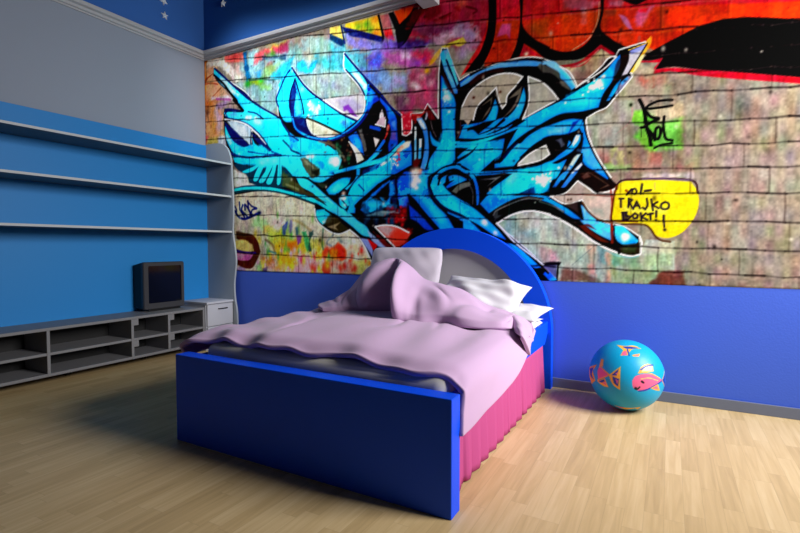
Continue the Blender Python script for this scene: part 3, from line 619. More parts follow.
p 14205c 12 1 0 -4032,2289 -3899,2191 -3774,2089 -3635,1986 -3530,1942 -3745,1963 -3855,2019 -3934,2084 -3998,2170
p 2ab8ec 13 1 0 -4021,2236 -3966,2144 -3902,2069 -3775,2000 -3636,1964 -3441,1912 -3441,1891 -3684,1890 -3856,1928 -3936,1993 -3992,2078 -4018,2161
p a0dcf0 24 0.8 0 -4017,2218 -3982,2134 -3919,2054 -3951,2051 -3999,2125
p 60c8f0 35 0.7 0 -3903,2012 -3744,1974 -3621,1940 -3714,1927 -3872,1964
p 0e0b10 12 1 0 -4024,2116 -3968,2007 -3856,1934 -3684,1890 -3501,1869 -3684,1868 -3905,1910 -3969,1962
p 14245c 11 1 0 -3648,2131 -3558,2077 -3454,1990 -3382,1928 -3441,1918 -3544,1999 -3626,2084
p 28c0f0 11 1 0 -3646,2081 -3589,2003 -3500,1950 -3411,1915 -3530,1937 -3620,1973
l 0a1440 7 1 1 17 -3651,2131 -3658,2010 -3605,1961
p 123c50 11 1 0 -3903,1837 -3838,1854 -3558,1863 -3265,1795 -3126,1678 -3184,1565 -3413,1574 -3562,1599 -3692,1646 -3707,1698 -3856,1787
p 16a8dc 11 1 0 -3918,1918 -3558,1874 -3350,1877 -3180,1851 -3125,1783 -3352,1791 -3559,1819 -3744,1824 -3887,1858 -3902,1888
p 30c8ee 23 0.8 0 -3822,1881 -3558,1858 -3293,1862 -3351,1813 -3712,1838
l 102a6a 9 1 1 25 -3950,1955 -3790,1906 -3558,1880 -3379,1886 -3264,1870
p 28b8e8 17 0.95 0 -3933,1987 -3437,1940 -3408,1904 -3557,1896 -3789,1923 -3901,1961
l 104880 9 1 1 15 -3695,1948 -3557,1918 -3423,1895
p 34cdf0 10 1 1 -3558,1852 -3605,1801 -3777,1759 -3730,1738 -3621,1758 -3513,1827
p 34cdf0 10 1 1 -3513,1827 -3575,1766 -3630,1664 -3577,1655 -3530,1729 -3469,1812
p 34cdf0 10 1 1 -3439,1820 -3470,1736 -3554,1643 -3494,1633 -3426,1711 -3366,1803
p 34cdf0 10 1 1 -3351,1813 -3396,1719 -3457,1625 -3398,1611 -3353,1694 -3323,1800
p 34cdf0 10 1 1 -3294,1808 -3309,1713 -3318,1606 -3282,1604 -3260,1688 -3265,1806
p 40d0f0 22 1 0 -3604,1867 -3180,1851 -3098,1718 -3294,1787 -3514,1805
b b0e8f0 39 29 0.5 -3439,1842
b b0e8f0 39 29 0.5 -3351,1824
b b0e8f0 40 29 0.5 -3513,1827
l e8ecd8 10 0.9 1 21 -3204,1593 -3100,1555 -2992,1512
p 5a6038 27 0.8 0 -3252,1730 -3127,1647 -2991,1544 -2965,1490 -3128,1520 -3268,1581
l 103a50 9 1 1 24 -3908,1586 -3716,1603 -3413,1579 -3184,1528 -2992,1481 -2859,1433 -2956,1479 -2773,1419 -2609,1328
l 36c8ee 9 1 1 28 -3908,1577 -3717,1586 -3414,1563 -3184,1512 -2992,1460 -2860,1415 -2983,1465 -2838,1412 -2697,1339 -2647,1317
l 184850 9 1 1 16 -3909,1546 -3717,1561 -3414,1541 -3129,1483 -2860,1394
p 30c4f0 10 1 0 -3158,2664 -3124,2679 -3063,2606 -2984,2501 -2879,2403 -2776,2327 -2651,2231 -2529,2151 -2398,2086 -2481,2047 -2542,2005 -2628,2035 -2778,2113 -2947,2180 -3109,2216 -3178,2225 -3287,2539 -3229,2603
p 18d8f8 40 0.7 0 -2816,2198 -2566,2146 -2530,2053 -2579,2019 -2753,2120
b d0f4fa 38 29 0.7 -2880,2278
b d0f4fa 37 29 0.7 -2829,2250
b d0f4fa 38 29 0.7 -2906,2302
b d0f4fa 37 29 0.7 -2842,2222
b c0ecf4 33 26 0.6 -2541,2104
b c0ecf4 32 26 0.6 -2505,2080
b c0ecf4 36 27 0.6 -2998,2452
f e8fafa 22 9 0.9 11 1 -2932,2328 -2772,2180
p 1c50b8 29 0.6 0 -2553,2125 -2434,2071 -2470,2046 -2530,2063
p 2a8cd8 11 1 0 -3085,2562 -3044,2454 -3009,2330 -2993,2227 -3053,2171 -3114,2206 -3143,2303 -3135,2441
p 14246a 11 1 0 -3082,2561 -3068,2458 -3088,2332 -3125,2245 -3155,2304 -3141,2451
p 6ac8ee 17 0.8 0 -3068,2421 -3027,2323 -3016,2239 -3065,2218 -3082,2313
l 0c1a50 6 1 1 16 -3082,2561 -3038,2444 -2998,2319 -2981,2226
l 0c1a50 6 1 1 17 -3082,2561 -3135,2450 -3149,2322 -3126,2226
l 0b1a58 7 1 1 20 -3117,2667 -3063,2596 -2984,2495 -2879,2398 -2776,2324 -2651,2238 -2529,2156 -2392,2087
p 2a9cdc 22 0.5 0 -3131,2680 -3201,2630 -3258,2534 -3274,2431 -3203,2473 -3146,2579
l 0e2060 8 0.9 1 20 -3289,2335 -3317,2403 -3288,2465 -3201,2598 -3145,2651
p 0c1c50 13 1 0 -3109,2211 -2947,2180 -2909,2067 -2818,1996 -2949,2031 -3056,2105
p 102870 21 0.7 0 -3068,2179 -2974,2173 -2948,2093 -3028,2123
p d4d6c0 10 1 0 -2947,2177 -2791,2109 -2665,2051 -2579,2000 -2653,1986 -2767,1989 -2870,2027 -2922,2100
l eef2ee 7 0.95 0 12 -2947,2177 -2935,2117 -2883,2039 -2779,1990 -2653,1986 -2579,2000
l 2a2a20 7 1 1 18 -2947,2185 -2791,2116 -2579,2008
b 8a6a4a 20 16 0.6 -2634,2011
b 8a6a4a 20 16 0.6 -2728,2027
p a8a890 31 0.5 0 -2908,2149 -2804,2106 -2754,2019 -2857,2041
l 0c2468 8 1 1 36 -3107,2392 -3112,2206 -3069,2102 -2949,2021 -2805,1975 -2653,1963 -2518,1993 -2387,2051 -2293,2139 -2259,2230 -2253,2285
l 2890e8 7 1 1 15 -3120,2217 -3076,2102 -2949,2023 -2805,1980 -2653,1968 -2530,1999 -2398,2062 -2311,2146 -2282,2242 -2281,2331 -2270,2376
p b8b4b8 10 1 0 -2751,2325 -2339,2317 -2316,2238 -2340,2145 -2381,2103 -2529,2175 -2651,2251
p 9a90b0 29 0.7 0 -2601,2298 -2386,2267 -2339,2203 -2433,2158 -2529,2200
p 7a3aa0 13 0.9 0 -2535,2230 -2480,2242 -2433,2187 -2386,2123 -2422,2127 -2493,2195 -2529,2190
l eef2ee 7 0.95 0 14 -2751,2320 -2651,2251 -2529,2175 -2381,2108 -2328,2154 -2307,2236 -2322,2308 -2385,2404 -2479,2506 -2520,2557 -2520,2693 -2431,2594 -2292,2437 -2158,2302
p 58c4ea 9 1 0 -2514,2667 -2419,2563 -2315,2440 -2281,2378 -2282,2252 -2310,2256 -2310,2307 -2373,2402 -2467,2504 -2514,2561
p e4f0f0 21 0.85 0 -2431,2508 -2338,2454 -2293,2380 -2304,2344 -2362,2410
p 18d0f0 19 0.8 0 -2514,2658 -2443,2568 -2455,2522 -2514,2566
l 0b1a58 6 1 1 20 -2514,2682 -2431,2585 -2292,2432 -2158,2293 -2103,2222 -2048,2158 -1963,2083
l 102050 7 1 1 15 -2503,2544 -2373,2402 -2310,2297
p 1a3aa8 11 1 0 -2281,2378 -2202,2300 -2158,2234 -2270,2193 -2282,2252
p 2a78e0 14 0.8 0 -2282,2252 -2316,2152 -2248,2190 -2225,2244 -2247,2335
p 1c58c8 10 1 0 -2158,2258 -2114,2214 -2059,2151 -2005,2079 -1995,2022 -2049,2029 -2070,2057 -2103,2157 -2158,2239
p e0d8d8 9 0.9 0 -2136,2152 -2119,2094 -2136,2040 -2158,2042 -2158,2117
p b8a0a8 9 1 0 -2202,2035 -2146,2085 -2102,2088 -2107,2005
l eef2ee 6 0.95 0 9 -2202,2035 -2107,2003 -2102,2060
p 2a70c8 9 1 0 -2258,2032 -2146,1991 -2157,1973 -2258,2009
p 1c50b0 11 1 0 -2248,2029 -2158,2009 -2158,1985 -2248,2015
p d0d0c8 8 1 0 -2219,1928 -2163,1899 -2202,1846
p d0c4c0 8 1 0 -2220,1926 -2164,1906 -2198,1848
p 2070d0 12 1 0 -2482,1960 -2399,1999 -2341,1896 -2318,1788 -2388,1843 -2458,1918
p a8a8a0 14 0.5 0 -2340,2011 -2317,1922 -2295,1824 -2312,1816 -2352,1936 -2375,2006
p c8c8b8 10 1 0 -2476,1920 -2411,1874 -2353,1811 -2318,1750 -2388,1727 -2411,1806
l eef2ee 7 0.95 0 8 -2476,1920 -2400,1805 -2388,1736
l 8a8a78 15 0.7 1 20 -2805,1954 -2691,1922 -2604,1874 -2531,1788
f 604a3a 18 16 0.8 3 1 -2774,1984 -2446,1757
f 2a5a40 16 16 0.8 4 1 -2684,1912 -2468,1629
p 1c4cb0 11 1 0 -2080,2039 -2058,2064 -1999,2057 -1988,1917 -1983,1843 -2037,1811 -2070,1786 -2075,1852 -2048,1924 -2058,1999
p 6a4a90 27 0.8 0 -2047,1970 -2004,1937 -1999,1881 -2037,1895
p 5a90d8 22 0.8 0 -2053,2054 -2004,2048 -1999,1974 -2037,1997
t c84038 11 0.95 1 27 -2075,2006 -2091,1938 -2124,1885
t e0a090 8 0.8 1 16 -2080,2002 -2086,1965
l 2a90e0 8 1 1 26 -2119,1885 -2158,1842 -2214,1781 -2259,1747
l 30a8e4 9 1 1 29 -2259,1720 -2169,1727 -2059,1767 -1983,1824 -1930,1856
p a8283a 10 1 0 -1946,2077 -1852,2065 -1855,1948 -1878,1914 -1930,1911 -1941,1948
f d88080 14 7 0.7 12 1 -1937,2072 -1863,1917
l eef2ee 6 0.9 0 9 -1946,2050 -1938,1919 -1899,1909 -1876,1923 -1862,1939 -1852,2029
p 8a1a20 13 1 0 -1858,2078 -1756,2066 -1766,2018 -1848,2022
l b03030 7 0.8 1 14 -1848,2068 -1807,2062 -1756,2063 -1711,2121
p c8a090 10 0.8 0 -1807,2053 -1776,2045 -1786,2015 -1812,2024
p 6a1a20 13 0.9 0 -1736,2080 -1706,2120 -1656,2043 -1637,2002 -1696,2010
p c0c8d8 8 0.8 0 -1721,2078 -1711,2059 -1721,2013 -1736,2015
p 7ac0e0 9 1 0 -1826,1971 -1814,1965 -1810,1708 -1831,1700
p e8ecd8 9 1 0 -1826,1971 -1814,1965 -1818,1880 -1826,1863
p 5ab8e8 9 1 0 -1785,1868 -1765,1866 -1770,1713 -1795,1706
p f0ece0 9 1 0 -1785,1868 -1765,1866 -1767,1803 -1783,1795
p 4a90d0 8 1 0 -1811,2033 -1765,2036 -1725,1968 -1704,1850 -1709,1690 -1734,1620 -1775,1632 -1744,1747 -1740,1881 -1770,1965
p d8dce8 15 0.9 0 -1811,2033 -1770,2028 -1735,1970 -1725,1933 -1755,1945
p 8a1418 17 0.9 0 -1847,2055 -1806,2050 -1806,1996 -1836,1991
p 6a1418 17 0.8 0 -1846,1702 -1805,1707 -1775,1695 -1805,1644 -1846,1656
l 8a7a7a 7 0.6 1 8 -1685,1999 -1665,1926 -1635,1869
p 1c6ccc 12 1 0 -2048,1747 -1972,1805 -1930,1847 -1867,1858 -1857,1812 -1855,1666 -1930,1635 -2015,1595 -2081,1560 -2260,1546 -2260,1661 -2147,1699
p 1e90e0 20 0.9 0 -2260,1680 -2169,1710 -2070,1749 -2048,1682 -2059,1608 -2092,1560 -1995,1618 -2160,1545 -2171,1612
p 1c48a8 35 0.8 0 -2005,1743 -1867,1767 -1857,1675 -1994,1622
p f0e0c0 13 0.9 0 -2037,1755 -1994,1788 -1951,1830 -1899,1862 -1862,1858 -1878,1814 -1941,1793 -2005,1752
b e08060 19 16 0.7 -1951,1821
b e08060 19 16 0.7 -1978,1801
b f4ecd8 25 22 0.95 -2092,1681
b f4ecd8 26 22 0.95 -2114,1696
b f4ecd8 25 22 0.95 -2064,1688
f f8e8d0 20 8 0.9 13 1 -2159,1733 -1984,1652
f c83a40 9 8 0.7 14 1 -2022,1803 -1965,1683
p 3cc4ea 10 1 0 -3035,1640 -2955,1624 -2863,1567 -2734,1468 -2548,1334 -2499,1297 -2647,1317 -2773,1414 -2903,1502 -3036,1578 -3076,1643
p 90dcec 20 0.6 0 -2863,1557 -2734,1458 -2646,1383 -2722,1427
p 50503a 16 0.95 0 -3020,1816 -2953,1816 -2887,1774 -2803,1701 -2803,1660 -2888,1620 -2954,1687
p a8a890 21 0.6 0 -2993,1814 -2887,1753 -2874,1722 -2953,1759
p 10100e 19 0.7 0 -2901,1703 -2809,1696 -2823,1656 -2888,1661
p 48402c 14 0.9 0 -3036,1546 -2956,1516 -2863,1474 -2735,1397 -2773,1409 -2956,1479 -3037,1499
p 20c0ec 20 1 0 -2834,1841 -2618,1841 -2563,1767 -2595,1685 -2682,1661 -2770,1713
p 2080d0 20 0.7 0 -2834,1820 -2770,1754 -2694,1687 -2745,1681 -2809,1757
b f4e8dc 35 28 0.95 -2619,1771
b f4e8dc 35 28 0.95 -2613,1741
b f4e8dc 35 28 0.95 -2631,1762
b d8f4f4 28 22 0.7 -2668,1786
b d8f4f4 28 22 0.7 -2681,1757
b 2060b8 34 27 0.7 -2669,1660
p 34bce8 9 1 0 -2644,1674 -2485,1696 -2331,1722 -2239,1767 -2182,1809 -2138,1815 -2183,1772 -2262,1726 -2061,1761 -2061,1723 -2239,1696 -2355,1681 -2485,1667 -2632,1648
p 34bce8 12 1 0 -2875,1599 -2797,1634 -2682,1656 -2645,1644 -2797,1583
p 2aa8e0 10 1 0 -2396,1679 -2360,1676 -2367,1614 -2498,1500 -2522,1511 -2402,1607
p 1cb0e8 12 1 0 -2727,1513 -2645,1573 -2497,1608 -2461,1601 -2474,1563 -2547,1508 -2621,1467 -2696,1471
b 60d8f0 33 27 0.6 -2633,1513
b 60d8f0 33 27 0.6 -2583,1540
l 0e0b10 8 1 1 31 -2708,1567 -2583,1624 -2425,1652
p 4a5a40 15 0.6 0 -2823,1575 -2695,1577 -2746,1529 -2772,1521
l 082040 7 1 1 12 -2378,1605 -2498,1490
p 18a4e4 11 1 0 -2474,1484 -2355,1608 -2149,1674 -2050,1722 -2050,1578 -2172,1524 -2286,1449 -2403,1363 -2415,1294 -2499,1297 -2475,1375 -2486,1455
p 18b8ec 47 0.8 0 -2332,1592 -2172,1629 -2172,1553 -2332,1466
p 12306a 15 0.8 0 -2331,1660 -2172,1695 -2149,1684 -2285,1627 -2343,1622
p 28b0e8 10 1 0 -2590,1430 -2547,1458 -2486,1445 -2475,1366 -2523,1328 -2584,1370
l 0a1430 8 1 1 15 -2590,1430 -2584,1370 -2523,1323
l 0a1430 8 1 1 14 -2608,1471 -2499,1357
b f0d0c0 21 17 0.85 -2535,1472
b f0d0c0 21 17 0.85 -2529,1427
b c0f0f4 22 18 0.7 -2523,1368
b c0f0f4 22 18 0.7 -2559,1429
l 0c2a70 9 1 1 17 -2373,1537 -2320,1485
l 0e0b10 9 1 1 36 -1867,1640 -1973,1597 -2070,1559 -2028,1583 -2160,1521 -2172,1515 -2274,1444 -2403,1353
p 1488dc 14 1 0 -2160,1507 -2017,1554 -2001,1441 -2049,1416 -2115,1372 -2160,1364 -2333,1369 -2172,1467 -2061,1555 -2062,1358 -2173,1312 -2287,1290 -2356,1319
p 0c1c50 18 0.8 0 -2028,1555 -1995,1553 -1990,1357 -2028,1368 -2049,1406 -2017,1433
p 1858c8 14 1 0 -1990,1552 -1900,1610 -1847,1597 -1868,1443 -1889,1389 -1910,1326 -1974,1328
p 2fa8e4 18 0.8 0 -2333,1379 -2240,1404 -2062,1358 -2160,1421 -2115,1362 -1985,1347 -1995,1320 -2160,1326 -2173,1324
p 4a5ac0 22 0.7 0 -1974,1393 -1889,1408 -1900,1325 -1963,1318
p 1c78d4 12 1 0 -1879,1600 -1705,1614 -1695,1407 -1655,1351 -1499,1186 -1479,1130 -1615,1133 -1735,1273 -1868,1416
p 24a0e8 25 0.9 0 -1715,1372 -1635,1315 -1537,1231 -1489,1130 -1605,1132 -1654,1217
b f0d8c8 33 29 0.9 -1837,1606
b f0d8c8 33 29 0.9 -1816,1541
b f0d8c8 33 29 0.9 -1837,1506
b f0d8c8 33 29 0.9 -1805,1607
b f0d8c8 33 29 0.9 -1826,1582
b e8a080 18 16 0.7 -1776,1592
b e8a080 18 16 0.7 -1775,1614
b dce8f0 22 19 0.8 -1811,1477
b dce8f0 22 19 0.8 -1781,1532
l 0c1a50 25 0.5 1 42 -1695,1506 -1695,1434
p 0e0b10 9 1 0 -1900,1436 -1868,1420 -1735,1282 -1605,1144 -1634,1127 -1755,1229 -1858,1333
p 1c4cc0 12 0.95 0 -1879,1343 -1755,1238 -1654,1133 -1714,1134 -1806,1203 -1868,1232
p 6a1418 22 0.85 0 -2093,1304 -1910,1326 -1889,1232 -1942,1197 -2050,1218
f b02028 30 13 0.85 15 1 -2120,1327 -1918,1170
f 204060 24 15 0.8 16 2 -2343,1361 -1966,1171
p 88b0b8 14 0.6 0 -2288,1267 -2185,1298 -2009,1296 -2074,1270 -2208,1265
p 90a0a0 14 0.7 0 -2160,1297 -2028,1293 -1974,1281 -2094,1281
p c05a50 11 1 0 -2208,1169 -2141,1182 -2030,1175 -1934,1145 -1860,1107 -1966,1005 -2014,996 -2096,1072
p b8a0a0 27 0.9 0 -2197,1169 -2074,1176 -2009,1146 -2074,1081 -2130,1101
p e03a2c 36 0.8 0 -2030,1137 -1860,1134 -1923,996 -2014,996 -2074,1053
l eef2ee 6 0.95 0 13 -2014,996 -2208,1169 -2118,1181 -2009,1170 -1881,1116
p 48bce0 10 1 0 -2548,1339 -2487,1297 -2500,1324 -2393,1232 -2277,1151 -2254,1083 -2323,1093 -2441,1174 -2550,1246 -2661,1309 -2724,1332 -2659,1330
p 30b8e8 11 1 0 -2840,1336 -2724,1332 -2661,1269 -2687,1219 -2776,1201 -2828,1254 -2847,1295
p e0eef0 20 0.8 0 -2776,1232 -2687,1250 -2662,1229 -2763,1206
l 0e0b10 8 0.9 1 16 -2737,1332 -2562,1236 -2335,1084
p 3a3420 15 0.9 0 -2686,1290 -2587,1247 -2489,1155 -2575,1121 -2700,1164 -2764,1201
p a89878 11 0.8 0 -2713,1179 -2624,1203 -2574,1216 -2624,1177 -2600,1147
p 90a4d0 11 1 0 -2288,1142 -2231,1102 -2085,991 -2141,991 -2254,1073
p 8a94c8 12 1 0 -2364,1079 -2277,1064 -2231,976 -2232,909 -2301,996
p b81c20 11 1 0 -2289,1074 -2186,1015 -2197,986 -2226,967 -2249,1005
p 6a1014 15 0.9 0 -2231,1131 -2141,1082 -2031,996 -2085,991 -2163,1053
p 2a9ce8 8 1 0 -1594,2340 -1551,2289 -1503,2195 -1479,2140 -1478,1972 -1477,1982 -1476,1652 -1528,1639 -1586,1626 -1664,1588 -1704,1654 -1694,1689 -1635,1772 -1596,1821 -1587,1996 -1590,1996
p 20b4f0 25 0.85 0 -1587,1890 -1486,1879 -1490,1723 -1586,1662 -1664,1597 -1704,1636 -1625,1736
b e4f6fa 22 20 0.75 -1550,2207
b e4f6fa 22 20 0.75 -1541,2175
b e4f6fa 22 20 0.75 -1565,2152
b e4f6fa 22 20 0.75 -1531,2152
f f0fafa 14 7 0.9 17 1 -1579,2227 -1502,2077
b f0fafa 11 10 0.95 -1526,2050
b f0fafa 11 10 0.95 -1491,1910
p 1a60c0 24 0.5 0 -1589,2139 -1484,2098 -1484,2072 -1588,2095
l 1030a0 7 0.6 1 11 -1591,2331 -1590,1996
p 5aa0e4 8 1 0 -1595,2470 -1556,2463 -1532,2381 -1456,2222 -1456,2180 -1484,2184 -1541,2322 -1565,2378
p 8ac0ee 15 0.8 0 -1570,2405 -1542,2374 -1494,2271 -1513,2274
p 3a80d8 8 0.95 0 -1603,2509 -1579,2531 -1541,2532 -1508,2446 -1598,2462
p 7ab8f0 11 0.95 0 -1570,2529 -1541,2528 -1512,2458 -1541,2452 -1560,2455
p 6ab0ea 8 1 0 -1542,2456 -1504,2449 -1475,2354 -1447,2255 -1461,2240 -1504,2350
l 0e1440 6 1 1 12 -1551,2454 -1504,2342 -1456,2214
p 3a1418 12 0.8 0 -1580,2381 -1541,2305 -1465,2155 -1493,2177 -1580,2337
p 28a4e8 9 1 0 -1690,1920 -1665,1864 -1586,1807 -1625,1789 -1665,1810 -1685,1866
p 2a68c0 9 1 0 -1438,2262 -1355,2308 -1355,2283 -1428,2227
p 6aaee4 8 1 0 -1355,2291 -1222,2331 -1136,2348 -1009,2344 -879,2320 -769,2286 -816,2279 -927,2295 -1042,2310 -1178,2315 -1283,2296 -1355,2253 -1428,2227 -1433,2249
p 4090d8 18 0.7 0 -1068,2356 -879,2326 -816,2295 -944,2306 -1059,2326
l 141018 5 1 1 8 -1355,2312 -1222,2343 -1136,2357 -1010,2351
p 7ab4e0 8 1 0 -816,2310 -723,2286 -692,2249 -636,2187 -585,2095 -608,2085 -645,2142 -692,2202 -769,2263
p 4aa0e0 9 1 0 -692,2230 -655,2191 -590,2091 -612,2076 -654,2134 -691,2178
p 50504c 11 0.9 0 -832,2297 -769,2263 -692,2195 -691,2156 -753,2213 -807,2230 -847,2277
p 6a6860 10 0.8 0 -691,2164 -654,2134 -612,2071 -635,2084 -691,2140
p 4a1010 19 0.6 0 -1355,2249 -1266,2301 -1093,2300 -943,2278 -959,2257 -1109,2287 -1248,2273 -1355,2223
p a0988a 8 1 0 -1355,2173 -1283,2225 -1178,2265 -1092,2267 -1009,2253 -952,2223 -1008,2160 -1066,2096 -1074,2048 -1099,2019 -1123,2072 -1147,2178 -1220,2119 -1291,2062 -1326,1963 -1436,1977 -1418,2088
p b0a898 23 0.7 0 -1301,2190 -1177,2195 -1125,2105 -1109,2176 -975,2227 -1092,2255 -1213,2242
l eef2ee 5 0.95 0 11 -1418,2071 -1355,2177 -1283,2225 -1178,2265 -1092,2270 -1009,2253 -952,2223 -1008,2160 -1066,2100 -1074,2048 -1099,2019 -1123,2072 -1147,2178 -1220,2119 -1291,2062 -1326,1963
b 401810 10 9 0.9 -1117,2140
b 401810 11 10 0.9 -1323,2130
p 9a988e 7 1 0 -912,2218 -814,2161 -736,2078 -701,2026 -812,1980 -948,1922 -908,2017
p a8a496 21 0.7 0 -877,2124 -782,2093 -766,2013 -876,1996
l eef2ee 5 0.95 0 10 -912,2218 -814,2161 -740,2083 -701,2026 -812,1980 -948,1922 -908,2021 -912,2218
p 8a8070 9 0.7 0 -1273,2051 -1220,2086 -1177,2112 -1185,2056 -1228,2003 -1255,1954 -1193,2024 -1190,2090
p 8a8272 9 0.7 0 -1057,2078 -1007,2120 -958,2152 -966,2089 -1006,2014 -1098,1945 -1015,2032 -982,2100
p 2ca8e8 8 1 0 -1155,2093 -1133,2024 -1149,1941 -1462,1928 -1397,1937 -1378,1884 -1360,1873 -1443,1840 -1415,1880 -1228,1951 -1185,2014
p 34a8e6 7 1 0 -942,2142 -929,2068 -949,1990 -981,1920 -1270,1863 -1156,1917 -1089,1933 -1006,1998
p 2a9ae4 8 1 0 -1287,1848 -1217,1891 -1156,1933 -1122,1945 -995,1937 -1037,1877 -1155,1834 -1278,1818 -1438,1837 -1406,1921 -1379,1944 -1374,1883 -1333,1887
t 0e0b10 6 1 1 24 -1088,1933 -1173,1877 -1279,1847
t 0e0b10 6 1 1 22 -987,1920 -1113,1866 -1216,1840
p b8a898 6 1 0 -1402,1972 -1369,1930 -1342,1965
p 26a8ea 7 1 0 -1466,1812 -1332,1802 -1216,1815 -1112,1837 -970,1886 -922,1912 -948,1915 -812,1968 -689,2009 -689,2012 -580,2062 -399,2165 -324,2246 -312,2257 -307,2203 -355,2095 -413,2013 -438,1935 -543,1922 -688,1922 -809,1874 -905,1830 -986,1782 -1069,1709 -1036,1796 -986,1855 -1112,1821 -1260,1782 -1461,1788
p 30b8f2 33 0.8 0 -634,2028 -466,2104 -398,2111 -431,2016 -473,1940 -597,1948
b f4fafa 16 17 0.95 -453,2079
b f4fafa 16 17 0.95 -427,2084
b f4fafa 16 17 0.95 -475,2073
b f4fafa 16 17 0.95 -436,2099
b f4fafa 7 7 0.95 -405,2134
b f4fafa 7 7 0.95 -505,2050
b f4fafa 7 7 0.95 -538,2032
b f4fafa 7 8 0.95 -652,1995
f f0fafa 26 7 0.9 18 1 -507,2141 -405,2045
p 2a80d8 16 0.7 0 -382,2207 -324,2246 -316,2231 -340,2155 -365,2168
l e8ecec 4 0.9 1 6 -386,1928 -337,1984 -236,2100 -249,2132
p 30a8e4 6 1 0 -387,1973 -322,2080 -305,2095 -313,2061 -370,1971
p 8a8cb0 8 0.9 0 -337,2011 -305,2069 -257,2114 -240,2102 -280,2056 -329,2001
p 40a0e0 6 0.8 0 -305,2078 -265,2106 -256,2096 -297,2058
p 2a0e10 11 0.7 0 -324,2223 -267,2275 -258,2211 -306,2140 -355,2059 -388,2010 -355,2095
p b8b4c0 6 1 0 -255,2264 -156,2297 -187,2251 -257,2132 -302,2113 -274,2170 -258,2211
p 8a90d8 7 0.9 0 -255,2272 -152,2300 -171,2265 -243,2248
p ecb040 6 0.95 0 -156,2314 -133,2340 -147,2269 -178,2214 -224,2135 -236,2128 -249,2137 -179,2249 -156,2288
p e8dcb0 6 0.8 0 -178,2232 -163,2237 -209,2150 -236,2124
p e89030 6 0.95 0 -152,2319 -127,2335 -129,2300 -144,2261 -161,2285
l e8c060 4 1 1 6 -259,2278 -148,2304
l 0e0b10 4 1 1 8 -152,2300 -186,2242 -257,2132
l eef2ee 5 0.95 0 9 -692,2249 -637,2211 -600,2153 -576,2094 -391,2195 -333,2247 -345,2250
p 1ea4ec 9 1 0 -1461,1647 -1332,1717 -1278,1784 -1086,1793 -1078,1776 -1103,1687 -1154,1655 -1277,1559 -1322,1563 -1386,1611
p 2090e0 23 0.7 0 -1251,1773 -1086,1789 -1094,1736 -1242,1742
p 26b4f2 38 0.8 0 -1350,1685 -1172,1719 -1111,1672 -1241,1616
p 1b7cd8 32 0.6 0 -1423,1639 -1304,1621 -1313,1571 -1368,1600
p 22acee 8 1 0 -1476,1809 -1466,1790 -1296,1777 -1332,1760 -1461,1768
p 30b0ec 8 1 0 -1341,1765 -1283,1776 -1332,1734 -1447,1680 -1456,1690 -1414,1725
p 24acee 7 1 0 -1111,1622 -1060,1683 -986,1758 -904,1814 -809,1858 -808,1731 -903,1693 -984,1619 -1009,1589 -1153,1588 -1154,1617
p 90c8ec 29 0.7 0 -1018,1712 -904,1790 -809,1819 -808,1771 -904,1733
p 0e0b10 6 1 0 -1074,1800 -986,1855 -1019,1802 -1060,1733 -1085,1678 -1119,1614 -1094,1720
t 0e1a40 9 0.95 1 25 -1085,1661 -1018,1729 -945,1778 -825,1836
p 0e0b10 6 1 0 -1277,1559 -1154,1655 -1162,1584 -1009,1589 -984,1611 -967,1585 -806,1604 -806,1584 -943,1567 -1136,1562
p 24b0ee 7 1 0 -1349,1573 -1136,1562 -967,1561 -806,1584 -782,1594 -735,1606 -659,1646 -600,1710 -630,1736 -644,1660 -735,1587 -719,1581 -636,1609 -711,1478 -734,1470 -766,1399 -828,1375 -885,1390 -877,1430 -983,1383 -1205,1390 -1232,1417 -1026,1529 -1033,1533 -1294,1535
p 0e0b10 6 1 0 -967,1650 -847,1743 -768,1775 -638,1776 -630,1721 -682,1656 -790,1603 -893,1571 -966,1577
p b0b4ac 7 1 0 -979,1611 -894,1672 -783,1717 -755,1651 -798,1623 -893,1600 -975,1590
p 8a8a80 18 0.5 0 -854,1672 -783,1705 -767,1664 -846,1648
l eef2ee 5 0.95 0 9 -979,1599 -894,1668 -783,1717 -755,1651 -798,1623 -893,1600 -979,1590
p 60687a 11 0.8 0 -714,1745 -676,1757 -653,1708 -675,1687 -691,1727
p 2ea0e6 8 1 0 -903,1805 -738,1858 -603,1879 -536,1863 -557,1813 -631,1783 -768,1779 -847,1751 -967,1675 -968,1740
p a0d0f0 28 0.6 0 -769,1822 -647,1831 -639,1791 -768,1783
t 0e0b10 7 0.9 1 35 -968,1764 -903,1814 -800,1857 -700,1884 -640,1892
p 10389a 9 0.9 0 -602,1856 -558,1866 -602,1810 -631,1775
p 2090e4 7 1 0 -557,1813 -529,1863 -513,1770 -490,1691 -439,1588 -367,1462 -373,1446 -438,1498 -532,1581 -540,1612 -535,1764
p 60a8f0 26 0.7 0 -570,1669 -497,1669 -439,1581 -410,1518 -467,1538 -533,1604
p 0c0a14 6 1 0 -597,1779 -542,1773 -538,1734 -563,1683 -592,1663 -637,1637 -585,1647 -533,1638 -532,1596 -598,1517 -642,1464 -710,1468 -636,1605 -735,1587 -645,1676 -608,1726
p 2aa8ee 7 1 0 -606,1709 -582,1758 -564,1769 -548,1758 -552,1721 -589,1669 -667,1620 -747,1585 -697,1636 -637,1677
l 0a0a14 4 1 1 13 -539,1772 -540,1719 -585,1659
p d4d8e8 8 0.95 0 -579,1766 -553,1763 -564,1729 -596,1691 -604,1707
p 40a0e0 7 1 0 -680,1466 -635,1536 -570,1630 -548,1632 -584,1570 -642,1489 -657,1465
p c8d4c8 9 0.9 0 -570,1630 -548,1632 -598,1556 -621,1565
p 60a0e8 7 1 0 -634,1463 -598,1517 -539,1574 -536,1558 -583,1501 -612,1462 -672,1414 -643,1455 -576,1520
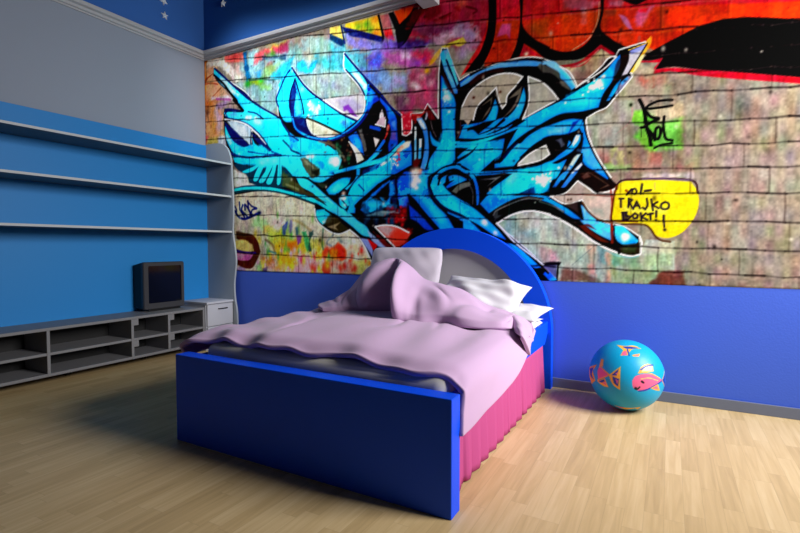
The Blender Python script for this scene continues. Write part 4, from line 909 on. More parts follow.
p e0e0f4 9 0.9 0 -543,1574 -536,1558 -597,1494 -605,1510
p 3a9ae6 7 1 0 -730,1421 -666,1511 -621,1531 -673,1465 -711,1416
p 58a0ea 7 1 0 -669,1413 -613,1492 -569,1527 -561,1519 -620,1446 -653,1413
l 0c0c14 5 1 1 13 -529,1863 -513,1770 -483,1683 -439,1588 -353,1444 -311,1396
l eef2ee 5 0.95 0 10 -514,1861 -502,1768 -476,1690 -432,1595 -353,1462
p 24120e 8 0.95 0 -582,1460 -510,1541 -466,1515 -409,1473 -311,1411 -332,1386 -444,1374 -502,1415 -553,1457 -568,1481
p 6a5048 10 0.8 0 -539,1479 -503,1507 -481,1475 -524,1462
p 7a6860 8 0.7 0 -496,1506 -431,1464 -360,1406 -415,1391 -374,1415
p 30c0f2 22 0.7 0 -1076,1500 -1009,1544 -751,1525 -731,1508 -820,1394 -765,1391 -836,1383 -861,1421 -966,1394 -1058,1391 -1076,1433
b f4fafc 18 18 0.95 -798,1481
b f4fafc 18 18 0.95 -782,1456
b f4fafc 18 18 0.95 -830,1487
b f4fafc 18 18 0.95 -813,1466
b f4fafc 18 18 0.95 -805,1477
b f4fafc 18 18 0.95 -781,1484
b f4fafc 9 9 0.9 -871,1486
b f4fafc 8 8 0.9 -691,1552
b f4fafc 8 8 0.9 -746,1528
f f8fcfc 26 7 0.9 19 1 -849,1520 -743,1428
b a0e0f4 30 29 0.5 -1009,1512
b a0e0f4 30 29 0.5 -1042,1481
p 0e3a70 11 0.9 0 -975,1384 -861,1429 -852,1380
l 0a3050 4 0.8 1 7 -1197,1392 -1008,1383 -836,1379
p 209ce6 7 1 0 -1267,1326 -1205,1386 -1008,1374 -828,1369 -749,1351 -749,1331 -772,1352 -686,1301 -602,1242 -535,1186 -550,1186 -663,1245 -740,1303 -819,1334 -796,1345 -941,1360 -1024,1340 -1126,1286 -1196,1251
p 1c70d8 31 0.8 0 -1258,1317 -1161,1355 -1075,1342 -1161,1287 -1204,1264
l 2a2a28 6 0.9 1 12 -1204,1238 -1117,1294 -1007,1343 -909,1359 -796,1341
l 707070 6 0.85 1 11 -1160,1237 -1135,1270 -1007,1323 -909,1347 -812,1334 -819,1322 -724,1286 -655,1244
p 505458 12 0.7 0 -1169,1246 -1126,1269 -1126,1236 -1091,1235 -1151,1195
p 0c2a24 22 0.6 0 -1091,1243 -1024,1307 -892,1334 -765,1312 -662,1221 -739,1239 -764,1248 -891,1269 -1007,1240 -1074,1217
l eef2ee 5 0.95 0 12 -1138,1169 -1074,1209 -1007,1239 -891,1258 -827,1249 -748,1228 -771,1232 -677,1190 -556,1114 -686,1197 -544,1100 -437,1022 -314,962 -223,938 -170,948 -161,1026 -172,1065
l eef2ee 5 0.95 0 9 -745,1355 -644,1299 -533,1321 -492,1254 -427,1191 -342,1173
l eef2ee 5 0.95 0 9 -745,1355 -649,1369 -564,1450 -494,1399 -443,1358 -380,1366 -328,1382
p b0a49c 7 1 0 -725,1354 -645,1365 -564,1442 -443,1355 -338,1368 -351,1294 -356,1181 -427,1194 -492,1262 -529,1328 -644,1307
p c8b4ac 26 0.8 0 -515,1332 -345,1346 -358,1286 -471,1284
p 9a9088 20 0.7 0 -634,1376 -564,1434 -479,1368 -589,1358
p 8a9a90 26 0.6 0 -449,1245 -385,1265 -399,1213
l 6a3a34 5 0.8 1 9 -641,1365 -479,1351 -345,1334
b 302018 7 8 0.9 -626,1325
b 302018 7 8 0.9 -607,1327
p 50403c 14 0.7 0 -633,1290 -559,1314 -550,1217 -595,1258
p 5aaaf0 7 1 0 -540,1286 -499,1254 -441,1183 -342,1143 -354,1148 -335,1117 -338,1037 -399,1068 -516,1151 -565,1204 -550,1186 -520,1186
p a0d0f4 13 0.7 0 -536,1279 -506,1247 -513,1209
p 5a2a20 9 0.95 0 -556,1148 -491,1154 -440,1113 -506,1141 -418,1068 -352,1027 -380,1027 -495,1089 -575,1163
l 6a2a1c 5 1 1 17 -345,1157 -338,1027
l 8a3020 5 0.9 1 10 -352,1376 -344,1286 -349,1181 -338,1111
l 0e0b10 5 1 1 17 -326,1137 -306,1007 -296,957
p 4ab0e8 6 1 0 -326,1137 -280,1136 -225,1086 -180,1036 -197,1012 -269,1012 -306,1037
p 1c90e0 13 0.8 0 -261,1046 -189,1046 -197,1012 -260,1012
b f4fafc 16 17 0.95 -266,1071
b f4fafc 16 17 0.95 -261,1051
b f4fafc 16 17 0.95 -248,1066
p 30281c 9 0.9 0 -296,1007 -171,1026 -170,958 -205,943 -286,957
p 3a4a30 16 0.7 0 -269,1002 -188,997 -197,957 -268,967
l 5a3a28 7 0.8 1 16 -529,1301 -492,1239 -426,1183 -342,1158
l 7ab0b8 6 0.6 1 10 -379,977 -314,942 -223,928 -178,938
p 26aaee 9 1 0 -1685,1541 -1636,1591 -1577,1604 -1444,1594 -1577,1489 -1538,1443 -1350,1320 -1432,1354 -1312,1289 -1222,1213 -1133,1124 -997,975 -821,846 -842,834 -930,920 -1065,1041 -1134,1132 -1276,1203 -1349,1208 -1405,1245 -1576,1321 -1655,1405 -1685,1478
l 0c2040 7 1 1 20 -1690,1478 -1655,1400 -1576,1317 -1442,1246 -1349,1195
p 2a98e8 11 1 0 -1537,1275 -1349,1200 -1376,1218 -1302,1156 -1248,1103 -1441,1071 -1479,1130
p 0e0b10 7 1 0 -1557,1272 -1480,1238 -1404,1192 -1404,1140 -1479,1142
p 2aa8ee 10 1 0 -1400,1175 -1321,1156 -1321,1121 -1385,1129
p 0e0b10 7 1 0 -1276,1317 -1213,1255 -1195,1238 -1142,1169 -997,1030 -779,868 -699,772 -820,768 -930,909 -1065,1030
p 28a0ea 7 1 0 -1065,1030 -1019,1019 -886,921 -810,851 -842,845 -952,920
p 2a80e0 7 1 0 -778,820 -715,773 -746,762 -788,803
p 28a4ee 8 1 0 -1349,1205 -1217,1201 -1134,1132 -1065,1052 -1157,1087 -1264,1157
b f0f8fa 17 17 0.95 -1234,1184
b f0f8fa 17 16 0.95 -1146,1104
b f0f8fa 17 17 0.95 -1239,1188
b f0f8fa 17 17 0.95 -1221,1175
l eef2ee 5 0.95 0 12 -1135,1176 -997,1030 -789,868 -704,779
p 4a4a80 8 0.8 0 -779,868 -695,870 -699,774 -789,857
p 1a1420 7 0.95 0 -794,879 -758,890 -665,891 -675,870 -778,863
l 0e0b10 6 1 1 13 -685,886 -694,763
p 2a60d0 7 1 0 -743,821 -691,763 -742,751 -764,783
l 0e0b10 6 1 1 18 -1695,1488 -1665,1557 -1606,1598 -1529,1609 -1444,1585 -1664,1561 -1605,1610 -1528,1631 -1434,1632 -1442,1632 -1349,1573 -1312,1508 -1286,1488 -1277,1411 -1285,1318
l 2aa4ea 6 1 1 21 -1654,1543 -1586,1600 -1490,1619 -1433,1610 -1461,1621 -1377,1567 -1340,1510 -1341,1560 -1304,1490 -1286,1395 -1290,1327
l 0e0b10 6 1 1 19 -1615,1540 -1566,1581 -1490,1593 -1433,1580 -1460,1590 -1404,1543 -1376,1513 -1368,1545 -1331,1491 -1313,1396 -1303,1319
p 0e0b10 7 1 0 -1548,1558 -1444,1577 -1351,1535 -1377,1537 -1331,1457 -1312,1336 -1395,1366 -1387,1339 -1500,1432 -1557,1488
p 22a8ec 8 0 0 -1606,1518 -1558,1550 -1567,1489 -1538,1434 -1577,1445 -1616,1474
p 2a9ce8 8 1 0 -1529,1548 -1491,1558 -1406,1531 -1378,1512 -1443,1490 -1538,1461 -1548,1470 -1481,1518 -1519,1512
p 2a60d8 11 0.8 0 -1548,1470 -1500,1502 -1462,1500 -1538,1456
p 6a706c 9 0.9 0 -1500,1432 -1443,1481 -1351,1497 -1351,1462 -1424,1445 -1462,1413
p 6a6c68 10 0.9 0 -1433,1463 -1359,1493 -1340,1475 -1433,1437
l 5a5a5c 8 0.7 1 11 -1350,1467 -1326,1414 -1326,1328
l 0e0b10 7 1 1 18 -1616,1492 -1596,1544 -1538,1575
p 0e0b10 7 1 0 -1295,1540 -1163,1539 -1026,1533 -1076,1500 -1179,1431 -1232,1383 -1267,1334 -1277,1454
p 8a9090 9 0.8 0 -1268,1508 -1162,1514 -1102,1522 -1206,1458 -1154,1501
l 28aaf0 7 0.9 1 15 -1378,1580 -1251,1554 -1137,1554 -1026,1558
p 2a90e4 10 1 0 -1433,1541 -1377,1520 -1433,1498
p 24a4ea 8 0 0 -1517,1621 -1498,1637 -1442,1624 -1518,1726 -1546,1614
p 20acee 12 0.9 0 -1664,1659 -1586,1732 -1486,1732 -1485,1653 -1547,1641 -1625,1603 -1704,1564 -1724,1592
p 2a8ce0 25 0.5 0 -1755,1618 -1695,1595 -1715,1561 -1695,1416 -1735,1436 -1786,1566
p 0e0b10 7 1 0 -1492,1992 -1435,1985 -1472,1981 -1420,1957 -1429,1873 -1461,1816 -1475,1661 -1517,1638 -1485,1645 -1471,1687
l 5a3a40 6 0.7 1 10 -1429,1959 -1434,1882 -1462,1837
p 2cb0ee 7 1 0 -1481,1818 -1434,1813 -1434,1796 -1481,1796
p 2cb0ee 7 1 0 -1481,1788 -1434,1783 -1434,1766 -1481,1766
p 2aa8ec 8 1 0 -1519,1987 -1476,1982 -1475,1678 -1517,1647
l 0e0b10 4 1 1 22 -190,1948 -163,1880 -148,1777 -127,1703 -120,1652
l 0e0b10 4 1 1 19 -163,1887 -123,1831 -78,1815 -116,1798 -161,1772 -177,1770
l 0e0b10 4 1 1 19 -148,1766 -115,1723 -98,1682
l 0e0b10 4 1 1 17 -77,1762 -93,1749 -95,1700 -82,1684 -70,1704 -67,1746 -77,1762
l 0e0b10 4 1 1 17 -47,1822 -52,1773 -44,1708 -31,1679 0,1668
l 0e0b10 4 1 1 16 -5,1921 -80,1925 -137,1905 -143,1888 -105,1882 -4,1886
l 0e0b10 4 1 1 13 -100,1629 -62,1646 0,1651
l 2a2a20 4 0.8 1 5 -177,1759 -176,1708
p cabe2e 6 1 0 -312,1410 -281,1427 -194,1429 -78,1425 108,1402 146,1330 142,1212 102,1130 66,1088 -34,1054 -85,1074 -121,1123 -173,1144 -281,1146 -250,1152 -329,1169 -343,1184 -340,1259 -331,1341
p c8ba14 13 0.8 0 -340,1229 -299,1280 -304,1168 -339,1180
p c8c860 18 0.7 0 -272,1256 -24,1254 -23,1211 -271,1227
p d8cc40 18 0.5 0 -261,1418 -27,1411 -25,1332 -260,1352
l 3a2028 5 0.95 1 12 -315,1381 -309,1418 -275,1438 -195,1437 -129,1437 108,1412 146,1330
l 6a5a70 6 0.8 1 12 -162,1437 -78,1434 108,1412
l 5a2a18 5 0.9 1 13 -316,1400 -331,1341 -340,1259 -346,1184 -318,1170 -190,1164
l 4a3020 5 0.9 1 13 -281,1148 -156,1143 -112,1113 -85,1069 -51,1040 0,1030
l 8a4a20 4 1 1 15 -260,1370 -243,1351
l 2a2030 4 1 1 13 -227,1376 -243,1355 -256,1341
l 2a2030 4 1 1 12 -220,1375 -223,1350 -206,1343 -197,1359 -207,1377 -220,1375
l 2a2030 4 1 1 14 -166,1398 -170,1369 -173,1344
l 2a2030 4 1 1 15 -149,1359 -115,1363
b 2a2030 7 8 1 -166,1404
l 2a2030 4 0.95 0 13 -290,1316 -289,1261
l 2a2030 4 0.95 0 13 -299,1317 -273,1316
l 2a2030 4 0.95 0 13 -242,1314 -245,1259
l 2a2030 4 0.95 0 13 -242,1314 -222,1306 -239,1288 -215,1247
l 2a2030 4 0.95 0 13 -215,1247 -195,1294 -175,1249
l 2a2030 4 0.95 0 13 -205,1265 -182,1267
l 2a2030 4 0.95 0 13 -137,1309 -133,1262 -145,1240 -158,1252
l 2a2030 4 0.95 0 13 -111,1304 -100,1232
l 2a2030 4 0.95 0 13 -75,1285 -104,1268 -68,1245
l 2a2030 4 0.95 1 13 -32,1283 -52,1271 -54,1248 -39,1238 -16,1242 -10,1264 -19,1278 -32,1283
l 2a2030 4 0.95 0 15 -278,1223 -274,1178
l 2a2030 4 0.95 0 14 -281,1223 -254,1226 -257,1204 -230,1196 -244,1181 -274,1175
l 2a2030 4 0.95 0 14 -204,1217 -220,1203 -210,1184 -190,1187 -187,1205 -204,1217
l 2a2030 4 0.95 0 14 -170,1217 -166,1172
l 2a2030 4 0.95 0 14 -140,1215 -164,1192 -132,1174
l 2a2030 4 0.95 0 14 -130,1207 -99,1213
l 2a2030 4 0.95 0 14 -115,1210 -112,1176
l 2a2030 4 0.95 0 14 -80,1227 -81,1191
l 2a2030 4 0.95 0 14 -38,1197 -38,1158
p 2a2030 6 0.8 0 -281,1220 -254,1222 -240,1196 -250,1181 -274,1178
b 2a2030 8 9 1 -81,1170
b 2a2030 8 9 1 -31,1107
l 2a2030 4 1 1 12 -36,1150 -34,1126
l 8a8a80 4 0.7 1 5 -93,1408 -93,1365
g 000000 0.09 0.04 5
'''
ROWS=[(.73,.705,.68),(.905,.88,.845),(1.08,1.055,1.0),(1.275,1.232,1.175),(1.455,1.41,1.35),(1.635,1.58,1.508),(1.821,1.765,1.654),(2.0,1.93,1.808),(2.182,2.095,1.984),(2.337,2.241,2.12),(2.541,2.425,2.26),(2.729,2.591,2.405),(2.9,2.75,2.57),(3.08,2.92,2.72),(3.26,3.09,2.88),(3.44,3.26,3.03)]
def grain(P,amp,streak,seed):
    rng=np.random.default_rng(seed); h,w=P.nz,P.nx
    n=make_noise(h,w,2,rng)*.5+make_noise(h,w,5,rng)*.5-.5
    st=make_noise(h,w*6,16,rng)[:, ::6][:, :w]*.6+make_noise(h,w*4,6,rng)[:, ::4][:, :w]*.4-.5
    if streak>.08:
        big=make_noise(h,w,26,rng)*.6+make_noise(h,w,11,rng)*.4
        P.a*=(.93-.45*np.clip(big-.52,0,1)+.16*np.clip(.48-big,0,1))[...,None]
    P.a*= np.clip(1+amp*2*n+streak*2*st,0,2)[...,None]
    tint=np.stack([make_noise(h,w*2,14,rng)[:, ::2][:, :w]-.5 for _ in range(3)],-1)
    P.a+= tint*streak*.5*(P.a.max(-1,keepdims=True)>.2)
    P.a[:]=np.clip(P.a,0,1)
def bricks(P):
    rng=np.random.default_rng(3)
    A=np.array(ROWS); xs=(-2.7,-1.7,-.3)
    def zrow(k,x):
        co=np.polyfit(xs,A[k],1); return np.polyval(co,x)+(A[k][1]-np.polyval(co,-1.7))*max(0,1-abs(x+1.7)/1.5)
    X=np.linspace(P.x0,P.x0+P.nx*P.c,56)
    for k in range(len(ROWS)):
        wob=rng.normal(0,.0035,len(X)); al=.35+.5*rng.random(len(X))
        for i in range(len(X)-1):
            p=np.array([[X[i],zrow(k,X[i])+wob[i]],[X[i+1],zrow(k,X[i+1])+wob[i+1]]])
            P.line((.06,.04,.05),p,.006+.006*rng.random(),.010,al[i])
            P.line((.75,.68,.6),p-[0,.017],.006,.012,.28*al[i])
        if k+1<len(ROWS):
            x=P.x0+(k%2)*.21+rng.random()*.05
            while x<P.x0+P.nx*P.c:
                a=zrow(k,x);b=zrow(k+1,x)
                p=np.array([[x,a],[x+rng.normal(0,.004),(a+b)/2],[x,b]])
                P.line((.15,.1,.1),p,.007,.011,.22+.3*rng.random())
                P.line((.8,.75,.7),p+[.013,0],.005,.012,.12)
                x+=.40+rng.normal(0,.02)
    # chipped spots
    for i in range(150):
        q=np.array([[P.x0+rng.random()*P.nx*P.c,P.z0+rng.random()*P.nz*P.c]]); r=.005+.008*rng.random()
        P.blob((.1,.08,.08) if rng.random()<.6 else (.8,.78,.72),q,r,r*(.7+.8*rng.random()),.55)

def srgb2lin(a): return np.where(a <= .04045, a/12.92, ((a+.055)/1.055)**2.4)
def put_paint(me, cols):
    at = me.color_attributes.new('paint', 'FLOAT_COLOR', 'POINT')
    at.data.foreach_set('color', np.concatenate([cols, np.ones((len(cols), 1))], 1).astype(np.float32).ravel())
P = Painter(XL+.001, .76, .755, 2.951, .006)
P.a[:] = rgb('8f857a'); run(P, MURAL_TEXT); airbrush(P); bricks(P); punch(P)
X = P.x0+np.arange(P.nx)*P.c; Z = P.z0+np.arange(P.nz)*P.c
V = np.stack([np.broadcast_to(X[None, :], (P.nz, P.nx)), np.full((P.nz, P.nx), YB-.004), np.broadcast_to(Z[:, None], (P.nz, P.nx))], -1)
# a thin sheet: the rim is folded back to the wall
V[0, :, 1] = V[-1, :, 1] = YB-.001; V[:, 0, 1] = V[:, -1, 1] = YB-.001
mur = grid_mesh('graffiti_mural', V, paint_mat('mural_print', .9, .05), None, False)
put_paint(mur.data, np.clip(srgb2lin(P.a.reshape(-1, 3))*1.28, 0, .95))
tag(mur, 'wide wall mural of blue spray painted lettering on a brick wall', 'mural')

# ------------------------------------------------------------------ bed
bed = empty('bed', (-1.46, 2.55, 0), label='blue painted bed with round arched headboard and pink skirt', cat='bed')
bm = bmesh.new(); box(bm, (-2.215, 1.602, 0), (-.677, 1.684, .447), .004); from_bm('footboard', bm, M_BLUE, bed)
cx, cz, ro, ri = -1.462, .392, .750, .592
out = [(cx+ro*1.0, 0)] + [(cx+ro*cos(t), cz+ro*sin(t)) for t in np.linspace(0, pi, 61)] + [(cx-ro, 0)]
bm = bmesh.new(); bmo = []
arch_o = [(cx+ro, .0)]+[(cx+ro*cos(t), cz+ro*sin(t)) for t in np.linspace(0, pi, 61)]+[(cx-ro, .0)]
arch_i = [(cx+ri, .0)]+[(cx+ri*cos(t), cz+ri*sin(t)) for t in np.linspace(0, pi, 61)]+[(cx-ri, .0)]
y0, y1 = 3.450, 3.520
vo0 = [bm.verts.new((x, y0, z)) for x, z in arch_o]; vo1 = [bm.verts.new((x, y1, z)) for x, z in arch_o]
vi0 = [bm.verts.new((x, y0, z)) for x, z in arch_i]; vi1 = [bm.verts.new((x, y1, z)) for x, z in arch_i]
for i in range(len(arch_o)-1):
    bm.faces.new((vo0[i], vo0[i+1], vi0[i+1], vi0[i])); bm.faces.new((vo1[i], vi1[i], vi1[i+1], vo1[i+1]))
    bm.faces.new((vo0[i], vo1[i], vo1[i+1], vo0[i+1])); bm.faces.new((vi0[i], vi0[i+1], vi1[i+1], vi1[i]))
for k in (0, len(arch_o)-1): bm.faces.new((vo0[k], vi0[k], vi1[k], vo1[k]))
hb = from_bm('headboard', bm, M_BLUE, bed)
hb.data.polygons.foreach_set('use_smooth', [False]*len(hb.data.polygons))
bm = bmesh.new(); prism(bm, [(x, z) for x, z in [(cx+ri, .2)]+arch_i[1:-1]+[(cx-ri, .2)]], (3.486, 3.512), 'y')
tag(from_bm('headboard_panel', bm, M_PANEL, hb), label='grey inset panel')
for x0 in (-.795, -2.200):
    bm = bmesh.new(); prism(bm, [(1.684, .330), (3.365, .330), (3.450, .40), (3.450, .476), (2.75, .468), (2.3, .430), (1.684, .425)], (x0, x0+.06), 'x', .004); from_bm('side_rail', bm, M_BLUE, bed)
# pleated skirt, right and left
def skirt(x, sgn):
    n = 420; ys = np.linspace(1.690, 3.345, n); zs = np.linspace(.006, .334, 12)
    ph = (ys-1.69)/.118; tri = np.abs((ph % 1)-.5)*2
    deep = np.exp(-(((ys-1.69) % .31-.2)/.010)**2)
    V = np.zeros((12, n, 3))
    for k, z in enumerate(zs):
        f = 1-.8*k/11
        V[k, :, 0] = x+sgn*(.016*f*(tri**.8)-.010*deep*f-.006+.008*f); V[k, :, 1] = ys; V[k, :, 2] = z
    o = grid_mesh('bed_skirt', V, M_PINK, bed, True)
    md = o.modifiers.new('cloth', 'SOLIDIFY'); md.thickness = .004
    return o
skirt(-.745, 1); skirt(-2.190, -1)
# mattress
bm = bmesh.new(); box(bm, (-2.145, 1.712, .335), (-.742, 3.440, .497), .062, 6)
mt_ = from_bm('mattress', bm, M_MATTRESS, None, True)
tag(mt_, 'dark grey mattress lying in the blue bed under the blanket', 'mattress')

# ------------------------------------------------------------------ blanket
def smooth_noise(x, y, s, seed):
    r = np.random.default_rng(seed); out = 0
    for i in range(14):
        a, b, p = r.normal(0, 1/s), r.normal(0, 1/s), r.random()*6.28
        out = out+np.sin(a*x+b*y+p)
    return out/14**.5/1.2
bl = empty('blanket', (-1.46, 2.3, .5), label='pink lilac blanket spread over the bed and bunched at the pillows', cat='blanket')
XA, XB, YA, YE = -2.360, -.668, 1.728, 3.10      # left edge, right edge, foot edge, far edge
R_ = .07
def blanket_xz(s, top, zr, zl, y):
    """s from 0 (left hem) over the top to 1 (right hem)"""
    pts = [(XA+.045, zl), (XA+.012, (zl+top)/2), (XA+.02, top-.055), (XA+.075, top-.012), (XA+.22, top), (XB-.24, top), (XB-.12, top-.010), (XB-.055, top-.034), (XB-.012, top-.085), (XB+.003, zr+(top-.085-zr)*.6), (XB+.010, zr+(top-.085-zr)*.28), (XB+.014, zr)]
    return pts
NS, NT = 230, 150
ts = np.linspace(0, 1, NT); V = np.zeros((NT, NS, 3))
for k, t in enumerate(ts):
    y = YA+(YE-YA)*t**1.0
    zr = float(np.interp(YA+(2.66-YA)*t, [1.60, 1.66, 1.80, 2.02, 2.28, 2.51, 2.64, 2.80, 3.2], [.290, .288, .290, .306, .340, .392, .434, .455, .465]))
    zl = .40+.012*sin(y*7)
    top = .538+.010*t
    p = soften(np.array(blanket_xz(0, top, zr, zl, y)), False, 10, 180)
    d = np.r_[0, np.cumsum(np.hypot(*np.diff(p, axis=0).T))]; s = np.linspace(0, d[-1], NS)
    V[k, :, 0] = np.interp(s, d, p[:, 0]); V[k, :, 2] = np.interp(s, d, p[:, 1]); V[k, :, 1] = YA+(np.interp(s/d[-1], [0, .12, .80, .90, 1], [2.9, 3.0, 2.95, 2.74, 2.66])-YA)*t
xx, yy, zz = V[..., 0].copy(), V[..., 1].copy(), V[..., 2].copy()
on_top = np.clip((zz-.44)/.06, 0, 1)
q = (xx+1.46)*.8+(yy-2.3)*.55                  # folds run diagonally from the foot towards the pillows
fold = .007*np.sin(16*q+3.0*smooth_noise(xx, yy, .45, 2))*np.clip(.35+.8*smooth_noise(xx, yy, .5, 5), 0, 1.2)
fold += .010*smooth_noise((xx+.25*yy)*7, yy*1.1, .45, 8)*np.clip(.45+.7*smooth_noise(xx, yy, .35, 9), 0, 1)
crease = np.abs(smooth_noise((xx+.3*yy)*4.5, yy*.9, .45, 31)); fold -= .014*np.exp(-(crease/.24)**2)*np.clip(.3+.8*smooth_noise(xx, yy, .3, 33), 0, 1)
fold = np.maximum(fold, -.014)*(1-.95*np.exp(-((xx-XB)/.13)**2)); edge_l = np.exp(-((xx-XA)/.35)**2); fold += .008*edge_l*np.sin(yy*21+2*np.sin(xx*9))
V[..., 2] += fold*on_top*1.0
foot = np.exp(-((yy-YA)/.055)**2)
V[..., 2] += foot*on_top*(.006*np.sin(xx*15+1)+.004*np.sin(xx*31)-.032+.012*np.exp(-((xx-XA)/.2)**2))
V[..., 1] += np.exp(-((yy-YA)/.16)**2)*(.016*np.sin(xx*9+.6)+.008*np.sin(xx*23))*np.clip((zz-.40)/.1, 0, 1)
side = np.clip((.47-zz)/.1, 0, 1)*(xx > -1)
V[..., 0] += side*(.010*np.sin(yy*5.5+1)+.006*smooth_noise(yy, zz, .09, 4))
V[..., 1] -= side*np.exp(-((yy-YA)/.2)**2)*np.clip((.47-zz)/.17, 0, 1)*.055
cover = grid_mesh('blanket_cover', V, M_BLANKET, bl)
md = cover.modifiers.new('padding', 'SOLIDIFY'); md.thickness = .024; md.offset = -1
md = cover.modifiers.new('soft', 'SUBSURF'); md.levels = 1; md.render_levels = 1

# bunched and turned-back part: a gathered sheet between control rows (world metres)
ROW1 = [(-2.266, 2.850, 0.552), (-2.141, 2.880, 0.608), (-2.052, 2.920, 0.667), (-1.997, 2.970, 0.762), (-1.920, 3.000, 0.847), (-1.821, 3.020, 0.892), (-1.718, 3.030, 0.915), (-1.654, 2.990, 0.899), (-1.570, 2.980, 0.852), (-1.464, 2.970, 0.772), (-1.306, 2.950, 0.739), (-1.174, 2.940, 0.712), (-1.018, 2.920, 0.632), (-0.882, 2.920, 0.593), (-0.816, 2.910, 0.571), (-0.765, 2.900, 0.540), (-0.723, 2.880, 0.498), (-0.695, 2.840, 0.442)]
ROW4 = [(-2.090, 2.651, 0.570), (-1.984, 2.680, 0.570), (-1.921, 2.745, 0.570), (-1.834, 2.762, 0.570), (-1.748, 2.780, 0.570), (-1.663, 2.797, 0.570), (-1.562, 2.824, 0.570), (-1.461, 2.540, 0.570), (-1.368, 2.521, 0.570), (-1.264, 2.512, 0.570), (-1.149, 2.554, 0.570), (-1.002, 2.511, 0.570), (-0.873, 2.523, 0.570), (-0.768, 2.581, 0.570), (-0.781, 2.744, 0.537), (-0.685, 2.520, 0.554), (-0.658, 2.529, 0.504), (-0.650, 2.583, 0.436)]
r1 = catmull(np.array(ROW1), 10); r4 = catmull(np.array(ROW4), 10)
def resample(p, n):
    d = np.r_[0, np.cumsum(np.linalg.norm(np.diff(p, axis=0), axis=1))]; s = np.linspace(0, d[-1], n)
    return np.stack([np.interp(s, d, p[:, i]) for i in range(3)], 1)
def kparam(p, n): return p     # rows keep their own parameter so that ridges stay opposite each other
nc = len(r1); T_ = np.linspace(0, 1, 60); F = np.zeros((60+14, nc, 3))
cidx = np.linspace(0, len(ROW1)-1, nc)         # column number
heap = np.exp(-((cidx-4.5)/2.2)**2)            # how much the cloth is heaped there
for k, t in enumerate(T_):
    p = r1*(1-t)+r4*t
    h = np.sin(pi*t)
    p[:, 2] += h*(.012*heap+.016); p[:, 1] -= h*(.035*heap+.01)
    F[14+k] = p
for k in range(14):                            # the back of the heap runs down behind it
    t = (14-k)/14; p = r1.copy(); p[:, 1] += .05*t+.02; p[:, 2] -= (p[:, 2]-.55)*.55*t; F[k] = p
C = np.broadcast_to(cidx[None], F.shape[:2]); TT = np.concatenate([-np.linspace(1, .07, 14)*.3, T_])[:, None]
TT = np.broadcast_to(TT, F.shape[:2])
hm = np.clip(np.sin(pi*np.clip(TT, 0, 1)), 0, 1)**.6
valley = np.exp(-((C-(6.1+.1*TT))/.42)**2)*hm; ridge_r = np.exp(-((C-(7.35+.2*TT))/.50)**2)*hm; ridge_l = np.exp(-((C-(4.6-.4*TT))/.80)**2)*hm; lump = np.exp(-((C-10.2)/.9)**2)*hm
F[..., 1] += .075*valley-.070*ridge_r-.040*ridge_l-.03*lump; F[..., 2] += .030*ridge_r+.010*ridge_l-.020*valley+.020*lump
F[..., 2] += .008*smooth_noise(C*.5, TT*2.2, .35, 3)*hm+.013*smooth_noise(C*.8, TT*.8, .5, 6)*hm
F[..., 1] += .024*smooth_noise(C*.8, TT*1.1, .45, 21)*hm
wr = np.abs(smooth_noise(C*.75+TT*.8, TT*1.3-C*.2, .42, 44)); F[..., 2] -= .014*np.exp(-(wr/.22)**2)*hm; F[..., 1] += .014*np.exp(-(wr/.22)**2)*hm
F[-6:, :, 2] -= np.linspace(0, .022, 6)[:, None]; F[-6:, :, 1] += np.linspace(0, .012, 6)[:, None]
fold = grid_mesh('turned_back_fold', F, M_BLANKET, bl)
md = fold.modifiers.new('padding', 'SOLIDIFY'); md.thickness = .022; md.offset = 0
md = fold.modifiers.new('soft', 'SUBSURF'); md.levels = 1; md.render_levels = 1


# ------------------------------------------------------------------ pillows
def pillow(name, c, ux, uy, w, h, t, mt, seed, label, wr=.012, pinch=.16, rnd=0.0):
    """cushion around c; ux, uy span the face, pulled-out corners"""
    ux, uy = Vector(ux).normalized(), Vector(uy).normalized(); nn = ux.cross(uy).normalized(); uy = nn.cross(ux)
    n = 56; g = np.linspace(-1, 1, n); U, W = np.meshgrid(g, g)
    kx = 1-pinch*(1-W**2)*.0-pinch*.55*(1-np.abs(W)**2.2)*np.abs(U)**3; ky = 1-pinch*.55*(1-np.abs(U)**2.2)*np.abs(W)**3
    sq = 1-rnd*(np.abs(U)*np.abs(W))**4; kx = kx*sq; ky = ky*sq
    prof = ((1-np.abs(U)**2.6)*(1-np.abs(W)**2.6))**.5
    rad = smooth_noise(U*3, W*3, .8, seed)*wr*np.clip(prof*1.6, 0, 1)+wr*.5*smooth_noise(U*3, W*3, .35, seed+3)*np.clip(prof*1.3, 0, 1)
    bm = bmesh.new(); rows = []
    for s in (1, -1):
        vs = []
        for i in range(n):
            r = []
            for j in range(n):
                p = Vector(c)+ux*(U[i, j]*w/2*kx[i, j])+uy*(W[i, j]*h/2*ky[i, j])+nn*(s*t/2*prof[i, j]+(rad[i, j]))
                r.append(bm.verts.new(p))
            vs.append(r)
        for i in range(n-1):
            for j in range(n-1): bm.faces.new((vs[i][j], vs[i][j+1], vs[i+1][j+1], vs[i+1][j]))
    bmesh.ops.remove_doubles(bm, verts=bm.verts, dist=.0006)
    o = from_bm(name, bm, mt, None, True)
    return tag(o, label, 'pillow')
pillow('pillow', (-1.815, 3.315, .775), (1, -.02, -.005), (.02, .30, .95), .66, .48, .16, M_PILGREY, 4, 'pale grey pillow propped upright against the round headboard', .010, .10, .10)
pillow('pillow', (-1.135, 3.14, .638), (1, -.10, -.10), (.06, .60, .46), .62, .40, .17, M_PILWHITE, 7, 'white crumpled pillow leaning on the headboard right of the blanket heap', .020, .16)
